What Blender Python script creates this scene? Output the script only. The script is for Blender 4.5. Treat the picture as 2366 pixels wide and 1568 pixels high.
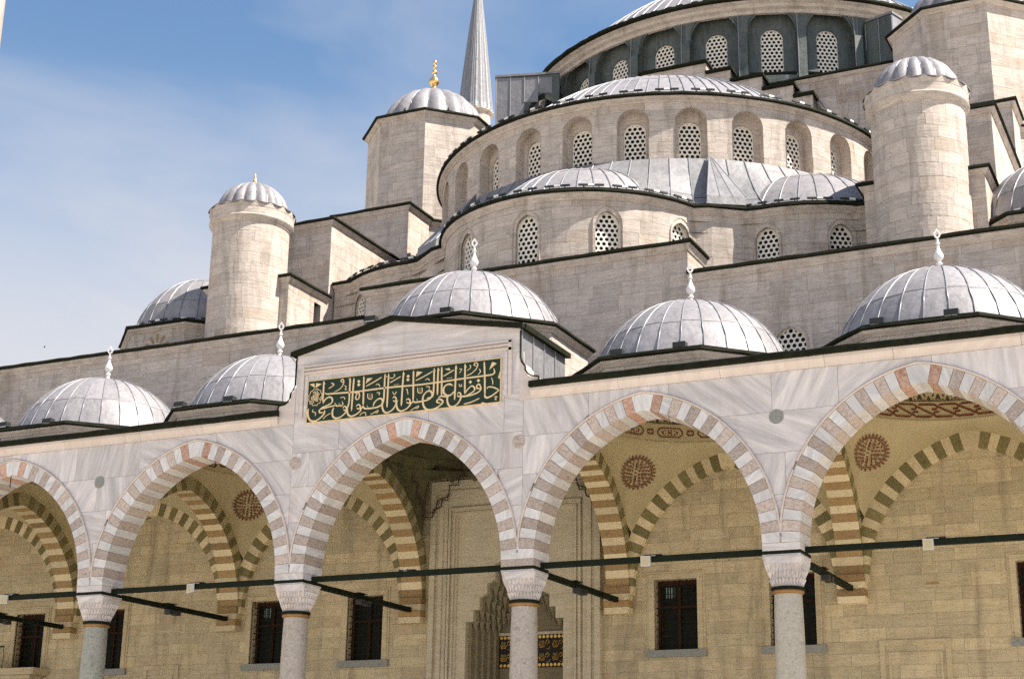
import bpy, math, random
from math import sin, cos, pi, radians, sqrt, atan2, hypot, tan
from mathutils import Vector, Matrix
from mathutils.geometry import tessellate_polygon
rnd = random.Random(7)
for o in list(bpy.data.objects): bpy.data.objects.remove(o)
COL = bpy.context.scene.collection
sc = bpy.context.scene
# ------------------------------------------------------------------ camera
CR = Vector((0.90285, 0.42968, 0.01508)).normalized()
CU = Vector((0.11495, -0.27504, 0.95454)).normalized()
CF = Vector((-0.4143, 0.86007, 0.29772)).normalized()
CO = Vector((17.7028, -30.9671, 1.6))
cd = bpy.data.cameras.new('camera'); cam = bpy.data.objects.new('camera', cd); COL.objects.link(cam)
cam.matrix_world = Matrix((( CR.x, CU.x, -CF.x, CO.x), (CR.y, CU.y, -CF.y, CO.y), (CR.z, CU.z, -CF.z, CO.z), (0, 0, 0, 1)))
cd.sensor_width = 36; cd.lens = 54.53; cd.clip_start = 0.1; cd.clip_end = 4000
sc.camera = cam
# ------------------------------------------------------------------ world
SUN_EL, SUN_AZ = radians(53), radians(84)          # azimuth clockwise from +Y (which points away from the camera)
w = bpy.data.worlds.new('World'); sc.world = w; w.use_nodes = True
nt = w.node_tree; nt.nodes.clear()
def wn(t, **k):
    n = nt.nodes.new(t)
    for a, b in k.items(): setattr(n, a, b)
    return n
out = wn('ShaderNodeOutputWorld'); bg = wn('ShaderNodeBackground'); sky = wn('ShaderNodeTexSky', sky_type='NISHITA', sun_disc=False)
sky.sun_elevation = SUN_EL; sky.sun_rotation = SUN_AZ; sky.altitude = 50; sky.air_density = 1.0; sky.dust_density = 0.3; sky.ozone_density = 3.2
tc = wn('ShaderNodeTexCoord')
mp = wn('ShaderNodeMapping'); mp.inputs['Scale'].default_value = (1.0, 1.0, 3.2); mp.inputs['Rotation'].default_value = (0.25, 0.3, 0.4)
n1 = wn('ShaderNodeTexNoise'); n1.inputs['Scale'].default_value = 2.1; n1.inputs['Detail'].default_value = 9; n1.inputs['Roughness'].default_value = 0.55; n1.inputs['Distortion'].default_value = 0.5
r1 = wn('ShaderNodeValToRGB'); r1.color_ramp.elements[0].position = 0.47; r1.color_ramp.elements[1].position = 0.80
sx = wn('ShaderNodeSeparateXYZ'); mr = wn('ShaderNodeMapRange'); mr.inputs['From Min'].default_value = 0.25; mr.inputs['From Max'].default_value = 0.47; mr.inputs['To Min'].default_value = 0.94; mr.inputs['To Max'].default_value = 0.0
mr.interpolation_type = 'SMOOTHSTEP'
ad = wn('ShaderNodeMath', operation='ADD'); mu = wn('ShaderNodeMath', operation='MULTIPLY'); mu.inputs[1].default_value = 0.60; ad.use_clamp = True
mx = wn('ShaderNodeMix', data_type='RGBA'); mx.inputs['B'].default_value = (3.2, 3.22, 3.42, 1)
L = nt.links.new
L(tc.outputs['Generated'], mp.inputs['Vector']); L(mp.outputs['Vector'], n1.inputs['Vector']); L(n1.outputs['Fac'], r1.inputs['Fac'])
L(tc.outputs['Generated'], sx.inputs['Vector']); L(sx.outputs['Z'], mr.inputs['Value'])
L(r1.outputs['Color'], mu.inputs[0]); L(mu.outputs[0], ad.inputs[0]); L(mr.outputs['Result'], ad.inputs[1])
tn_ = wn('ShaderNodeMix', data_type='RGBA', blend_type='MULTIPLY'); tn_.inputs['Factor'].default_value = 1; tn_.inputs['B'].default_value = (.78, .82, .79, 1)
L(sky.outputs['Color'], tn_.inputs['A']); L(tn_.outputs['Result'], mx.inputs['A']); L(ad.outputs[0], mx.inputs['Factor']); L(mx.outputs['Result'], bg.inputs['Color'])
bg.inputs['Strength'].default_value = 0.082
L(bg.outputs['Background'], out.inputs['Surface'])
# ------------------------------------------------------------------ sun
sd = bpy.data.lights.new('sun', 'SUN'); sd.energy = 3.9; sd.angle = radians(0.53); sd.color = (1.0, 0.93, 0.82)
sun = bpy.data.objects.new('sun', sd); COL.objects.link(sun)
sdir = Vector((sin(SUN_AZ) * cos(SUN_EL), cos(SUN_AZ) * cos(SUN_EL), sin(SUN_EL)))
sun.rotation_euler = sdir.to_track_quat('Z', 'Y').to_euler(); sun.location = (60, 10, 70)
# ------------------------------------------------------------------ exposure
sc.view_settings.view_transform = 'Standard'; sc.view_settings.look = 'None'
sc.view_settings.exposure = 1.50; sc.view_settings.gamma = 1.0; sc.view_settings.use_curve_mapping = False
sc.cycles.max_bounces = 8; sc.cycles.diffuse_bounces = 5; sc.cycles.use_denoising = False
sc.cycles.caustics_reflective = False; sc.cycles.caustics_refractive = False

# ================================================================== helpers
WL = {}
def wl(o): return WL.get(o.name, Vector((0, 0, 0)))
def tag(o, label=None, cat=None, group=None, kind=None):
    if label: o['label'] = label
    if cat: o['category'] = cat
    if group: o['group'] = group
    if kind: o['kind'] = kind
    return o
def thing(name, label, cat, loc=(0, 0, 0), group=None):
    o = bpy.data.objects.new(name, None); COL.objects.link(o); o.location = loc; o.empty_display_size = 0.3; o['kind'] = 'thing'
    WL[o.name] = Vector(loc); return tag(o, label, cat, group)
class MB:
    def __init__(s): s.v = []; s.f = []; s.t = []
    def add(s, vs, fs, tone=0.5):
        b = len(s.v); s.v += [tuple(p) for p in vs]; s.f += [tuple(i + b for i in f) for f in fs]; s.t += [tone] * len(vs); return s
    def box(s, x0, x1, y0, y1, z0, z1, tone=0.5):
        return s.add([(x0,y0,z0),(x1,y0,z0),(x1,y1,z0),(x0,y1,z0),(x0,y0,z1),(x1,y0,z1),(x1,y1,z1),(x0,y1,z1)],
                     [(0,1,5,4),(1,2,6,5),(2,3,7,6),(3,0,4,7),(4,5,6,7),(3,2,1,0)], tone)
    def tube(s, pts, r, n=6, closed=False, tone=0.5):
        pts = [Vector(p) for p in pts]; m = len(pts); base = []
        for i, p in enumerate(pts):
            a = pts[i-1] if (i or closed) else p; b = pts[(i+1) % m] if (i < m-1 or closed) else p
            t = (b - a).normalized(); up = Vector((0,0,1)) if abs(t.z) < .9 else Vector((1,0,0))
            x = t.cross(up).normalized(); y = x.cross(t)
            base += [p + (x * cos(2*pi*k/n) + y * sin(2*pi*k/n)) * r for k in range(n)]
        fs = []
        for i in range(m if closed else m-1):
            j = (i+1) % m
            for k in range(n): fs.append((i*n+k, i*n+(k+1) % n, j*n+(k+1) % n, j*n+k))
        if not closed: fs += [tuple(range(n-1,-1,-1)), tuple((m-1)*n+k for k in range(n))]
        return s.add(base, fs, tone)
    def lathe(s, cx, cy, prof, n=24, a0=0, a1=2*pi, tone=0.5, lobes=0, amp=0):
        full = abs(a1-a0-2*pi) < 1e-6; m = n if full else n+1; vs = []; fs = []
        for r, z in prof:
            for k in range(m):
                a = a0 + (a1-a0)*k/n; q = r*(1 - amp*(1-abs(sin(a*lobes/2)))) if lobes else r
                vs.append((cx + q*sin(a), cy - q*cos(a), z))
        for i in range(len(prof)-1):
            for k in range(n):
                j = (k+1) % m if full else k+1
                fs.append((i*m+k, i*m+j, (i+1)*m+j, (i+1)*m+k))
        return s.add(vs, fs, tone)
    def prism(s, poly, y0, y1, f=None, tone=0.5):
        """poly in (a,b); extruded along a third axis w from y0 to y1; f(a,b,w)->point"""
        f = f or (lambda a, b, c: (a, c, b)); n = len(poly)
        vs = [f(a, b, y0) for a, b in poly] + [f(a, b, y1) for a, b in poly]
        fs = [tuple(range(n)), tuple(range(2*n-1, n-1, -1))] + [(k, n+k, n+(k+1) % n, (k+1) % n) for k in range(n)]
        return s.add(vs, fs, tone)
    def mesh(s, name, mat, off=Vector((0,0,0)), smooth=None):
        me = bpy.data.meshes.new(name)
        me.from_pydata([(a-off.x, b-off.y, c-off.z) for a, b, c in s.v], [], s.f)
        at = me.attributes.new('tone', 'FLOAT', 'POINT'); at.data.foreach_set('value', s.t)
        me.materials.append(mat)
        if smooth is not None:
            me.shade_smooth()
            me.set_sharp_from_angle(angle=radians(smooth))
        return me
    def build(s, name, mat, parent=None, smooth=None, label=None, kind=None):
        off = wl(parent) if parent else Vector((0,0,0))
        o = bpy.data.objects.new(name, s.mesh(name, mat, off, smooth)); COL.objects.link(o)
        if parent: o.parent = parent
        WL[o.name] = off; return tag(o, label, None, None, kind)
def inst(name, me, parent, loc=(0,0,0), rotz=0, label=None, kind=None):
    """object sharing a mesh; loc is world"""
    o = bpy.data.objects.new(name, me); COL.objects.link(o)
    off = wl(parent) if parent else Vector((0,0,0)); o.parent = parent
    o.location = Vector(loc) - off; o.rotation_euler = (0,0,rotz); WL[o.name] = Vector(loc); return tag(o, label, None, None, kind)
def dup(root, loc=None, label=None, group=None, parent=None, rotz=None):
    c = root.copy(); COL.objects.link(c); c.parent = parent
    if parent is None:
        if loc is not None: c.location = loc
        if rotz is not None: c.rotation_euler = (0,0,rotz)
        if label: c['label'] = label
        if group: c['group'] = group
        WL[c.name] = Vector(c.location)
    for ch in list(root.children): dup(ch, parent=c)
    return c
ORD = ['first','second','third','fourth','fifth','sixth','seventh','eighth','ninth','tenth','eleventh','twelfth','thirteenth','fourteenth','fifteenth','sixteenth','seventeenth','eighteenth','nineteenth','twentieth','twenty-first','twenty-second','twenty-third','twenty-fourth','twenty-fifth','twenty-sixth']
def px(P):
    d = Vector(P) - CO; q = d.dot(CF)
    if q < .1: return (-1e4, -1e4, 1e9)
    return (1183 + 3583.7*d.dot(CR)/q, 784 - 3583.7*d.dot(CU)/q, q)
def shown(P):
    x, y, q = px(P); return q + (0 if -60 < x < 2426 and -60 < y < 1628 else 500)
# ================================================================== materials
def mat(name, rough=0.8, metal=0.0, spec=0.5):
    m = bpy.data.materials.new(name); m.use_nodes = True; t = m.node_tree; b = t.nodes['Principled BSDF']
    b.inputs['Roughness'].default_value = rough; b.inputs['Metallic'].default_value = metal; b.inputs['Specular IOR Level'].default_value = spec
    return m, t, b
class G:
    """tiny node-graph writer"""
    def __init__(s, t): s.t = t
    def n(s, ty, ins=None, **k):
        n = s.t.nodes.new(ty)
        for a, b in k.items(): setattr(n, a, b)
        for a, b in (ins or {}).items():
            if isinstance(b, bpy.types.NodeSocket): s.t.links.new(b, n.inputs[a])
            else: n.inputs[a].default_value = b
        return n
    def math(s, op, a, b=0.0, c=False): n = s.n('ShaderNodeMath', {0: a, 1: b}, operation=op); n.use_clamp = c; return n.outputs[0]
    def noise(s, vec, scale, detail=4, rough=.55, dist=0): return s.n('ShaderNodeTexNoise', {'Vector': vec, 'Scale': scale, 'Detail': detail, 'Roughness': rough, 'Distortion': dist}).outputs['Fac']
    def scale(s, vec, sc): return s.n('ShaderNodeVectorMath', {0: vec, 1: sc}, operation='MULTIPLY').outputs[0]
    def add(s, vec, b): return s.n('ShaderNodeVectorMath', {0: vec, 1: b}, operation='ADD').outputs[0]
    def ramp(s, fac, stops):
        n = s.n('ShaderNodeValToRGB', {'Fac': fac}); e = n.color_ramp.elements
        while len(e) < len(stops): e.new(.5)
        for i, (p, c) in enumerate(stops): e[i].position = p; e[i].color = (c, c, c, 1) if not isinstance(c, tuple) else (*c, 1)
        return n.outputs['Color']
    def mix(s, f, a, b, mode='MIX'):
        n = s.n('ShaderNodeMix', data_type='RGBA', blend_type=mode)
        for k, v in (('Factor', f), ('A', a), ('B', b)):
            if isinstance(v, bpy.types.NodeSocket): s.t.links.new(v, n.inputs[k])
            else: n.inputs[k].default_value = v if k == 'Factor' else (*v, 1)
        return n.outputs['Result']
    def pos(s): return s.n('ShaderNodeNewGeometry').outputs['Position']
    def tone(s): return s.n('ShaderNodeAttribute', attribute_name='tone').outputs['Fac']
    def rand(s): return s.n('ShaderNodeObjectInfo').outputs['Random']
    def bump(s, h, strength, dist=.02):
        n = s.n('ShaderNodeBump', {'Height': h, 'Strength': strength, 'Distance': dist}); return n.outputs['Normal']
def stone(name, dark, light, stain=(.16,.12,.08), st=.35, var=.30, rough=.9, bump=.5, scl=1.0):
    m, t, b = mat(name, rough, 0, .25); g = G(t); p = g.pos(); tn = g.tone()
    off = g.n('ShaderNodeCombineXYZ', {0: g.math('MULTIPLY', tn, 31.0), 1: g.math('MULTIPLY', tn, 17.0), 2: g.math('MULTIPLY', tn, 9.0)}).outputs[0]
    q = g.add(p, off)
    lay = g.noise(g.scale(q, (1.1*scl, 1.1*scl, 9.0*scl)), 1.6, 7, .62, .6)
    blot = g.noise(q, 2.2*scl, 6, .6); fine = g.noise(p, 34, 3, .6)
    c = g.mix(g.ramp(lay, [(.32, 0.0), (.68, 1.0)]), dark, light)
    c = g.mix(g.ramp(blot, [(.35, .0), (.7, .55)]), c, tuple(x*1.12 for x in light))
    k = g.math('ADD', g.math('MULTIPLY', tn, var), 1.0-var*.55)
    c = g.mix(1.0, c, g.n('ShaderNodeCombineXYZ', {0: k, 1: g.math('ADD', g.math('MULTIPLY', k, .92), .08), 2: g.math('ADD', g.math('MULTIPLY', k, .86), .13)}).outputs[0], 'MULTIPLY')
    c = g.mix(g.ramp(tn, [(.90, 0.0), (.96, .38)]), c, (.30,.21,.14))
    big = g.noise(g.scale(p, (2.2, 2.2, .34)), .9, 8, .66, .6)
    c = g.mix(g.ramp(big, [(.50, 0.0), (.70, st)]), c, stain)
    pits = g.noise(g.scale(q, (2.2, 2.2, 22)), 3.0, 5, .7)
    c = g.mix(g.ramp(pits, [(.58, 0.0), (.68, .6)]), c, tuple(x*.45 for x in dark))
    c = g.mix(g.ramp(fine, [(.3, .30), (.62, 0.0)]), c, tuple(x*.5 for x in dark))
    t.links.new(c, b.inputs['Base Color'])
    h = g.math('ADD', g.math('MULTIPLY', lay, .8), g.math('MULTIPLY', fine, .25)); h = g.math('SUBTRACT', h, g.math('MULTIPLY', g.ramp(pits, [(.6, 0.0), (.7, 1.0)]), .8))
    t.links.new(g.bump(h, bump, .03), b.inputs['Normal']); return m
def marble(name, dark, light, vein=.75, rough=.55, stain=.25, sc0=1.0):
    m, t, b = mat(name, rough, 0, .4); g = G(t); p = g.pos(); tn = g.tone()
    ang = g.math('MULTIPLY', g.math('SUBTRACT', tn, .5), 3.6)
    q = g.n('ShaderNodeVectorRotate', {'Vector': g.add(p, g.n('ShaderNodeCombineXYZ', {0: g.math('MULTIPLY', tn, 40.0), 2: g.math('MULTIPLY', tn, 23.0)}).outputs[0]), 'Angle': ang}, rotation_type='Y_AXIS').outputs[0]
    v1 = g.noise(g.scale(q, (.45*sc0, .45*sc0, 3.6*sc0)), 1.3, 9, .66, .55)
    v2 = g.noise(g.scale(q, (.5, .5, 2.6)), 1.2, 5, .5, .5)
    c = g.mix(g.math('MULTIPLY', g.ramp(v1, [(.36, 1.0), (.62, 0.0)]), vein), light, dark)
    c = g.mix(g.ramp(v2, [(.35, .35), (.65, 0.0)]), c, tuple(x*.92 for x in dark))
    k = g.math('ADD', g.math('MULTIPLY', tn, .16), .9)
    c = g.mix(1.0, c, g.n('ShaderNodeCombineXYZ', {0: k, 1: k, 2: k}).outputs[0], 'MULTIPLY')
    s1 = g.noise(g.scale(p, (2.2, 2.2, .35)), .8, 7, .62, .3)
    c = g.mix(g.ramp(s1, [(.55, 0.0), (.78, stain)]), c, (.42, .26, .16))
    f = g.noise(p, 40, 2, .6); c = g.mix(g.ramp(f, [(.35, .14), (.65, 0.0)]), c, (.3, .27, .25))
    t.links.new(c, b.inputs['Base Color']); t.links.new(g.bump(v1, .12, .01), b.inputs['Normal']); return m
def speckle(name, a, bcol, c3, rough=.6, scale=26):
    m, t, b = mat(name, rough, 0, .4); g = G(t); p = g.pos(); tn = g.tone()
    n1 = g.noise(p, scale, 5, .7); n2 = g.noise(g.add(p, (7, 3, 1)), scale*.4, 4, .6)
    c = g.mix(g.ramp(n1, [(.4, 0.0), (.6, 1.0)]), a, bcol); c = g.mix(g.ramp(n2, [(.55, 0.0), (.68, .8)]), c, c3)
    k = g.math('ADD', g.math('MULTIPLY', tn, .4), .8)
    c = g.mix(1.0, c, g.n('ShaderNodeCombineXYZ', {0: k, 1: k, 2: k}).outputs[0], 'MULTIPLY')
    t.links.new(c, b.inputs['Base Color']); t.links.new(g.bump(n1, .15, .01), b.inputs['Normal']); return m
def leadm(name, a, bcol, rough=.42, metal=.55, patina=(.16,.17,.17)):
    m, t, b = mat(name, rough, metal, .5); g = G(t); p = g.pos(); r = g.rand(); tn = g.tone()
    q = g.add(p, g.n('ShaderNodeCombineXYZ', {0: g.math('MULTIPLY', r, 40.0), 1: g.math('MULTIPLY', r, 11.0)}).outputs[0])
    n1 = g.noise(q, 1.7, 8, .7, .6); n2 = g.noise(g.scale(p, (6, 6, .8)), 1.6, 8, .7); n3 = g.noise(q, 11, 5, .6)
    c = g.mix(g.ramp(n1, [(.3, 0.0), (.7, 1.0)]), a, bcol)
    c = g.mix(g.ramp(n2, [(.48, 0.0), (.68, .75)]), c, patina)
    c = g.mix(g.ramp(n3, [(.5, .0), (.75, .3)]), c, tuple(min(1, x*1.35) for x in bcol))
    k = g.math('ADD', g.math('MULTIPLY', r, .22), .89); c = g.mix(1.0, c, g.n('ShaderNodeCombineXYZ', {0: k, 1: k, 2: k}).outputs[0], 'MULTIPLY')
    t.links.new(c, b.inputs['Base Color'])
    rr = g.n('ShaderNodeMapRange', {'Value': n1, 'To Min': rough-.10, 'To Max': rough+.22}).outputs[0]; t.links.new(rr, b.inputs['Roughness'])
    h = g.math('ADD', g.math('MULTIPLY', g.noise(q, 3.2, 3, .5), 1.0), g.math('MULTIPLY', n3, .12))
    t.links.new(g.bump(h, .45, .05), b.inputs['Normal']); return m
def flat(name, c, rough=.7, metal=0, var=.12, scale=9, spec=.5):
    m, t, b = mat(name, rough, metal, spec); g = G(t); n1 = g.noise(g.pos(), scale, 5, .6)
    t.links.new(g.mix(g.ramp(n1, [(.3, 0.0), (.7, 1.0)]), tuple(x*(1-var) for x in c), tuple(min(1, x*(1+var)) for x in c)), b.inputs['Base Color'])
    return m
STONE = stone('limestone', (.40,.34,.295), (.64,.555,.49), st=.52, var=.24)
STONE_IN = stone('portico_limestone', (.46,.37,.225), (.63,.52,.34), st=.5, var=.30, bump=.4)
MORTAR = flat('mortar', (.37,.32,.26), .95)
MORTAR_W = flat('marble_mortar', (.34,.30,.27), .95)
MARBLE = marble('proconnesian_marble', (.44,.41,.41), (.84,.765,.735), .8, stain=.45)
MARBLE_P = marble('pink_tinged_marble', (.56,.47,.42), (.76,.65,.58), .5, stain=.4)
VOU_W = marble('white_voussoir_marble', (.50,.485,.49), (.82,.78,.75), .8, stain=.2, sc0=2.2)
VOU_G = speckle('pinkish_granite', (.38,.30,.26), (.54,.45,.39), (.30,.21,.17))
VOU_R = speckle('red_breccia', (.46,.25,.17), (.60,.41,.32), (.33,.15,.09), .6, 18)
VOU_C = speckle('cream_voussoir_paint', (.60,.49,.30), (.70,.58,.37), (.52,.41,.23))
VOU_B = speckle('red_brown_voussoir_paint', (.29,.175,.065), (.37,.24,.105), (.21,.115,.04))
VOU_D = speckle('olive_brown_voussoir_paint', (.18,.15,.058), (.24,.20,.085), (.13,.10,.038))
VOU_E = speckle('pale_olive_voussoir_paint', (.36,.31,.17), (.44,.38,.22), (.29,.24,.12))
PLASTER = flat('cream_plaster', (.52,.43,.25), .9, var=.06, scale=2)
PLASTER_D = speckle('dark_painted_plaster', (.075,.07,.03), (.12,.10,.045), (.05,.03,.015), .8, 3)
PAINT_R = flat('dark_red_paint', (.17,.045,.022), .85, var=.2)
PAINT_D = flat('black_brown_paint', (.07,.045,.03), .85)
LEAD = leadm('lead_sheet_grey', (.21,.20,.21), (.315,.297,.31), .50, .08, (.16,.155,.155))
LEAD_W = leadm('weathered_lead', (.17,.165,.175), (.27,.262,.27), .48, .15)
LEAD_B = leadm('shade_toned_lead_cladding', (.06,.07,.062), (.13,.145,.135), .5, .15, (.035,.042,.036))  # the shade on the main drum is put into this dark lead colour
EDGE = flat('shade_darkened_lead_edge', (.014,.015,.008), .85, 0, .4, 6, .12)  # near-black because the eave shade is painted into the lead colour
SEAM = flat('lead_seam', (.27,.27,.29), .5, .3)
IRON = flat('dark_green_iron', (.009,.013,.006), .75, 0, .2, 9, .15)
BRONZE = flat('bronze_ring', (.30,.16,.055), .55, .4)
GOLD = flat('gilding', (.85,.56,.22), .28, .9, .06)
GOLDP = flat('gold_leaf_lettering', (.80,.60,.34), .5, .15, .06)
GREEN = flat('dark_green_panel', (.004,.022,.006), .6, 0, .3)
WHITE = flat('white_marble_finial', (.74,.71,.70), .5, 0, .08)
GRILLE = flat('pale_plaster_grille', (.76,.72,.63), .8, 0, .08)
GRILLE_B = flat('bright_window_plaster', (.80,.75,.66), .8, 0, .08)
GLASS = flat('dark_window_glass', (.010,.009,.006), .35, 0, .3, 9, .15)
DARK = flat('dark_interior', (.02,.016,.012), .9)
WOOD = flat('dark_red_wood', (.055,.016,.008), .7, 0, .3, 9, .2)
SILL = speckle('grey_sill_stone', (.22,.22,.20), (.30,.30,.27), (.17,.17,.15))
COLM = {'grey': speckle('grey_green_granite', (.26,.26,.22), (.36,.355,.30), (.18,.175,.145), .35, 20), 'pink': speckle('pink_grey_granite', (.36,.31,.265), (.48,.425,.37), (.27,.22,.185), .30, 20), 'beige': speckle('beige_granite', (.40,.36,.30), (.50,.46,.38), (.30,.26,.21), .35, 20)}
PAVE = stone('courtyard_paving_stone', (.42,.385,.33), (.60,.56,.49), st=.15)
LAMPW = flat('pale_grey_floodlight', (.62,.60,.56), .4)
LAMPB = flat('black_floodlight', (.02,.022,.02), .5)
LAMPG = flat('white_bracket', (.75,.75,.72), .5)
# ================================================================== masonry
class Op:
    """opening in a wall: centre u, bottom vb, springing vs, half width, kind"""
    def __init__(s, u, vb, vs, hw, kind='round', k=1.25, fn=None, top=None):
        s.u, s.vb, s.vs, s.hw, s.kind, s.fn = u, vb, vs, hw, kind, fn
        s.R = hw*k; s.top = top if top is not None else {'round': vs+hw, 'rect': vs, 'pointed': vs+sqrt(max(0, s.R**2-(s.R-hw)**2))}.get(kind, vs)
    def w(s, v):
        if v < s.vb or v > s.top: return 0
        if s.fn: return max(0, s.fn(v))
        if v <= s.vs or s.kind == 'rect': return s.hw
        if s.kind == 'round': return sqrt(max(0, s.hw**2-(v-s.vs)**2))
        return max(0, sqrt(max(0, s.R**2-(v-s.vs)**2))-(s.R-s.hw))
def outline(hw, h, kind='round', n=8, k=1.25):
    if kind == 'rect': return [(-hw, 0), (hw, 0), (hw, h), (-hw, h)]
    r = [(-hw, 0), (hw, 0)]
    if kind == 'round':
        for i in range(n+1): a = pi*i/n; r.append((hw*cos(a), h+hw*sin(a)))
    else:
        R = hw*k; top = math.acos((R-hw)/R)
        for i in range(n//2+1): a = top*i/(n//2); r.append((R*cos(a)-(R-hw), h+R*sin(a)))
        for i in range(n//2-1, -1, -1): a = top*i/(n//2); r.append((-R*cos(a)+(R-hw), h+R*sin(a)))
    return r
def S_plane(x0, y0, dx, dy):
    return lambda u, v, d: (x0+u*dx+d*dy, y0+u*dy-d*dx, v)
def S_cyl(cx, cy, R):
    return lambda u, v, d: (cx+(R+d)*sin(u/R), cy-(R+d)*cos(u/R), v)
def S_path(pts):
    P = [Vector((p[0], p[1])) for p in pts]; L = [0]
    for a, b in zip(P, P[1:]): L.append(L[-1]+(b-a).length)
    N = []
    for i in range(len(P)):
        t = Vector((0, 0))
        if i: t += (P[i]-P[i-1]).normalized()
        if i < len(P)-1: t += (P[i+1]-P[i]).normalized()
        t.normalize(); N.append(Vector((t.y, -t.x)))
    def S(u, v, d):
        u = min(max(u, 0), L[-1]-1e-6); i = 0
        while L[i+1] < u: i += 1
        f = (u-L[i])/(L[i+1]-L[i]); p = P[i].lerp(P[i+1], f); n = N[i].lerp(N[i+1], f); n.normalize()
        return (p.x+n.x*d, p.y+n.y*d, v)
    S.length = L[-1]; return S
def pieces(S, a, b, v0, v1, ops, step, d0, d1, g=0.0, tone=.5, minw=.03, sides=True):
    """the part of the rectangle [a,b]x[v0,v1] left by the openings, as closed stone slabs"""
    rel = sorted([o for o in ops if o.u-o.hw < b and o.u+o.hw > a and o.vb < v1 and o.top > v0], key=lambda o: o.u)
    lv = {v0+g, v1-g}
    for o in rel:
        for q in (o.vb-.002, o.vb, o.vs, o.top, o.top+.002): lv.add(q)
        if o.top > o.vs:
            for k in range(1, 7): lv.add(o.vs+(o.top-o.vs)*sin(pi/2*k/7))
        elif o.fn:
            for k in range(1, 4): lv.add(v0+(v1-v0)*k/4)
    lv = sorted(q for q in lv if v0+g-1e-9 <= q <= v1-g+1e-9)
    res = []
    for i in range(len(rel)+1):
        Ls = []; Rs = []
        for v in lv:
            l = a+g if i == 0 else max(a+g, rel[i-1].u+rel[i-1].w(v)); r = b-g if i == len(rel) else min(b-g, rel[i].u-rel[i].w(v))
            l = min(l, b-g); r = max(r, a+g); r = max(l, r); Ls.append(l); Rs.append(r)
        if max(r-l for l, r in zip(Ls, Rs)) < minw: continue
        nu = max(1, int(math.ceil((max(Rs)-min(Ls))/step))) if step else 1
        m = MB(); V = []; F = []; nc = nu+1
        for k, v in enumerate(lv):
            for j in range(nc): V.append(S(Ls[k]+(Rs[k]-Ls[k])*j/nu, v, d0))
        for k in range(len(lv)-1):
            if Rs[k]-Ls[k] < 1e-5 and Rs[k+1]-Ls[k+1] < 1e-5: continue
            for j in range(nu): F.append((k*nc+j, k*nc+j+1, (k+1)*nc+j+1, (k+1)*nc+j))
        if sides:
            B = len(V)
            for k, v in enumerate(lv):
                V.append(S(Ls[k], v, d1)); V.append(S(Rs[k], v, d1))
            for k in range(len(lv)-1):
                F.append((k*nc, (k+1)*nc, B+2*(k+1), B+2*k)); F.append((k*nc+nu, B+2*k+1, B+2*(k+1)+1, (k+1)*nc+nu))
            last = len(lv)-1
            F.append(tuple([j for j in range(nu+1)][::-1]+[B, B+1])); F.append(tuple([last*nc+j for j in range(nu+1)]+[B+2*last+1, B+2*last]))
        m.add(V, F, tone); res.append(m)
    return res
def ashlar(parent, S, u0, u1, v0, v1, course=.38, blen=.9, ops=(), mat=None, core=None, step=None, name='stone', maxparts=300, thick=.03, gap=.0035, jit=.004, core_d=-.008, tone=(0.0, 1.0), seed=0, core_name='wall_core'):
    R = random.Random(seed+17); mat = mat or STONE; core = core or MORTAR
    rows = max(1, round((v1-v0)/course)); hs = [1+R.uniform(-.1, .1) for _ in range(rows)]; sm = sum(hs); vs = [v0]
    for h in hs: vs.append(vs[-1]+h/sm*(v1-v0))
    cm = MB(); got = []
    st = step or 3.0
    for i in range(rows):
        for m in pieces(S, u0, u1, vs[i], vs[i+1], ops, step or 100, core_d, core_d, 0, sides=False): cm.add(m.v, m.f)
        u = u0-R.uniform(0, .6)*blen
        while u < u1-.02:
            l = blen*R.uniform(.6, 1.35); a = max(u0, u); b = min(u1, u+l)
            if u1-b < .25*blen: b = u1
            u = b if b >= u1 else u+l
            if b-a < .05: continue
            t = R.uniform(*tone)
            for m in pieces(S, a, b, vs[i], vs[i+1], ops, step, R.uniform(0, jit), -thick, gap, t):
                c = S((a+b)/2, (vs[i]+vs[i+1])/2, 0); got.append((shown(c), m))
    cm.build(core_name, core, parent)
    got.sort(key=lambda q: q[0])
    for _, m in got[:maxparts]: m.build(name, mat, parent)
    if got[maxparts:]:
        r = MB()
        for _, m in got[maxparts:]: r.add(m.v, m.f); r.t[-len(m.v):] = m.t
        r.build('remaining_stones', mat, parent, kind='stuff')
def sweep(parent, name, pts, prof, mat, closed=False, smooth=None, label=None):
    if name == 'lead_edge':     # beaten lead is never quite straight
        R = random.Random(int(abs(pts[0][0])*10)); q = []; n = len(pts)
        for i in range(n if closed else n-1):
            a, b = pts[i], pts[(i+1) % n]; k = max(1, int(hypot(b[0]-a[0], b[1]-a[1])/.45)); q += [(a[0]+(b[0]-a[0])*j/k, a[1]+(b[1]-a[1])*j/k) for j in range(k)]
        if not closed: q.append(pts[-1])
        o = _sweep(parent, name, q, prof, mat, closed, smooth, label); K = len(prof)
        for i in range(len(q)):
            dz, e = R.uniform(-.014, .014), R.uniform(-.012, .012)
            for j in range(1, K-1): v = o.data.vertices[i*K+j]; v.co.z += dz*(.5 if j < 2 else 1); v.co.x += e*.5; v.co.y += e
        return o
    return _sweep(parent, name, pts, prof, mat, closed, smooth, label)
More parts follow.
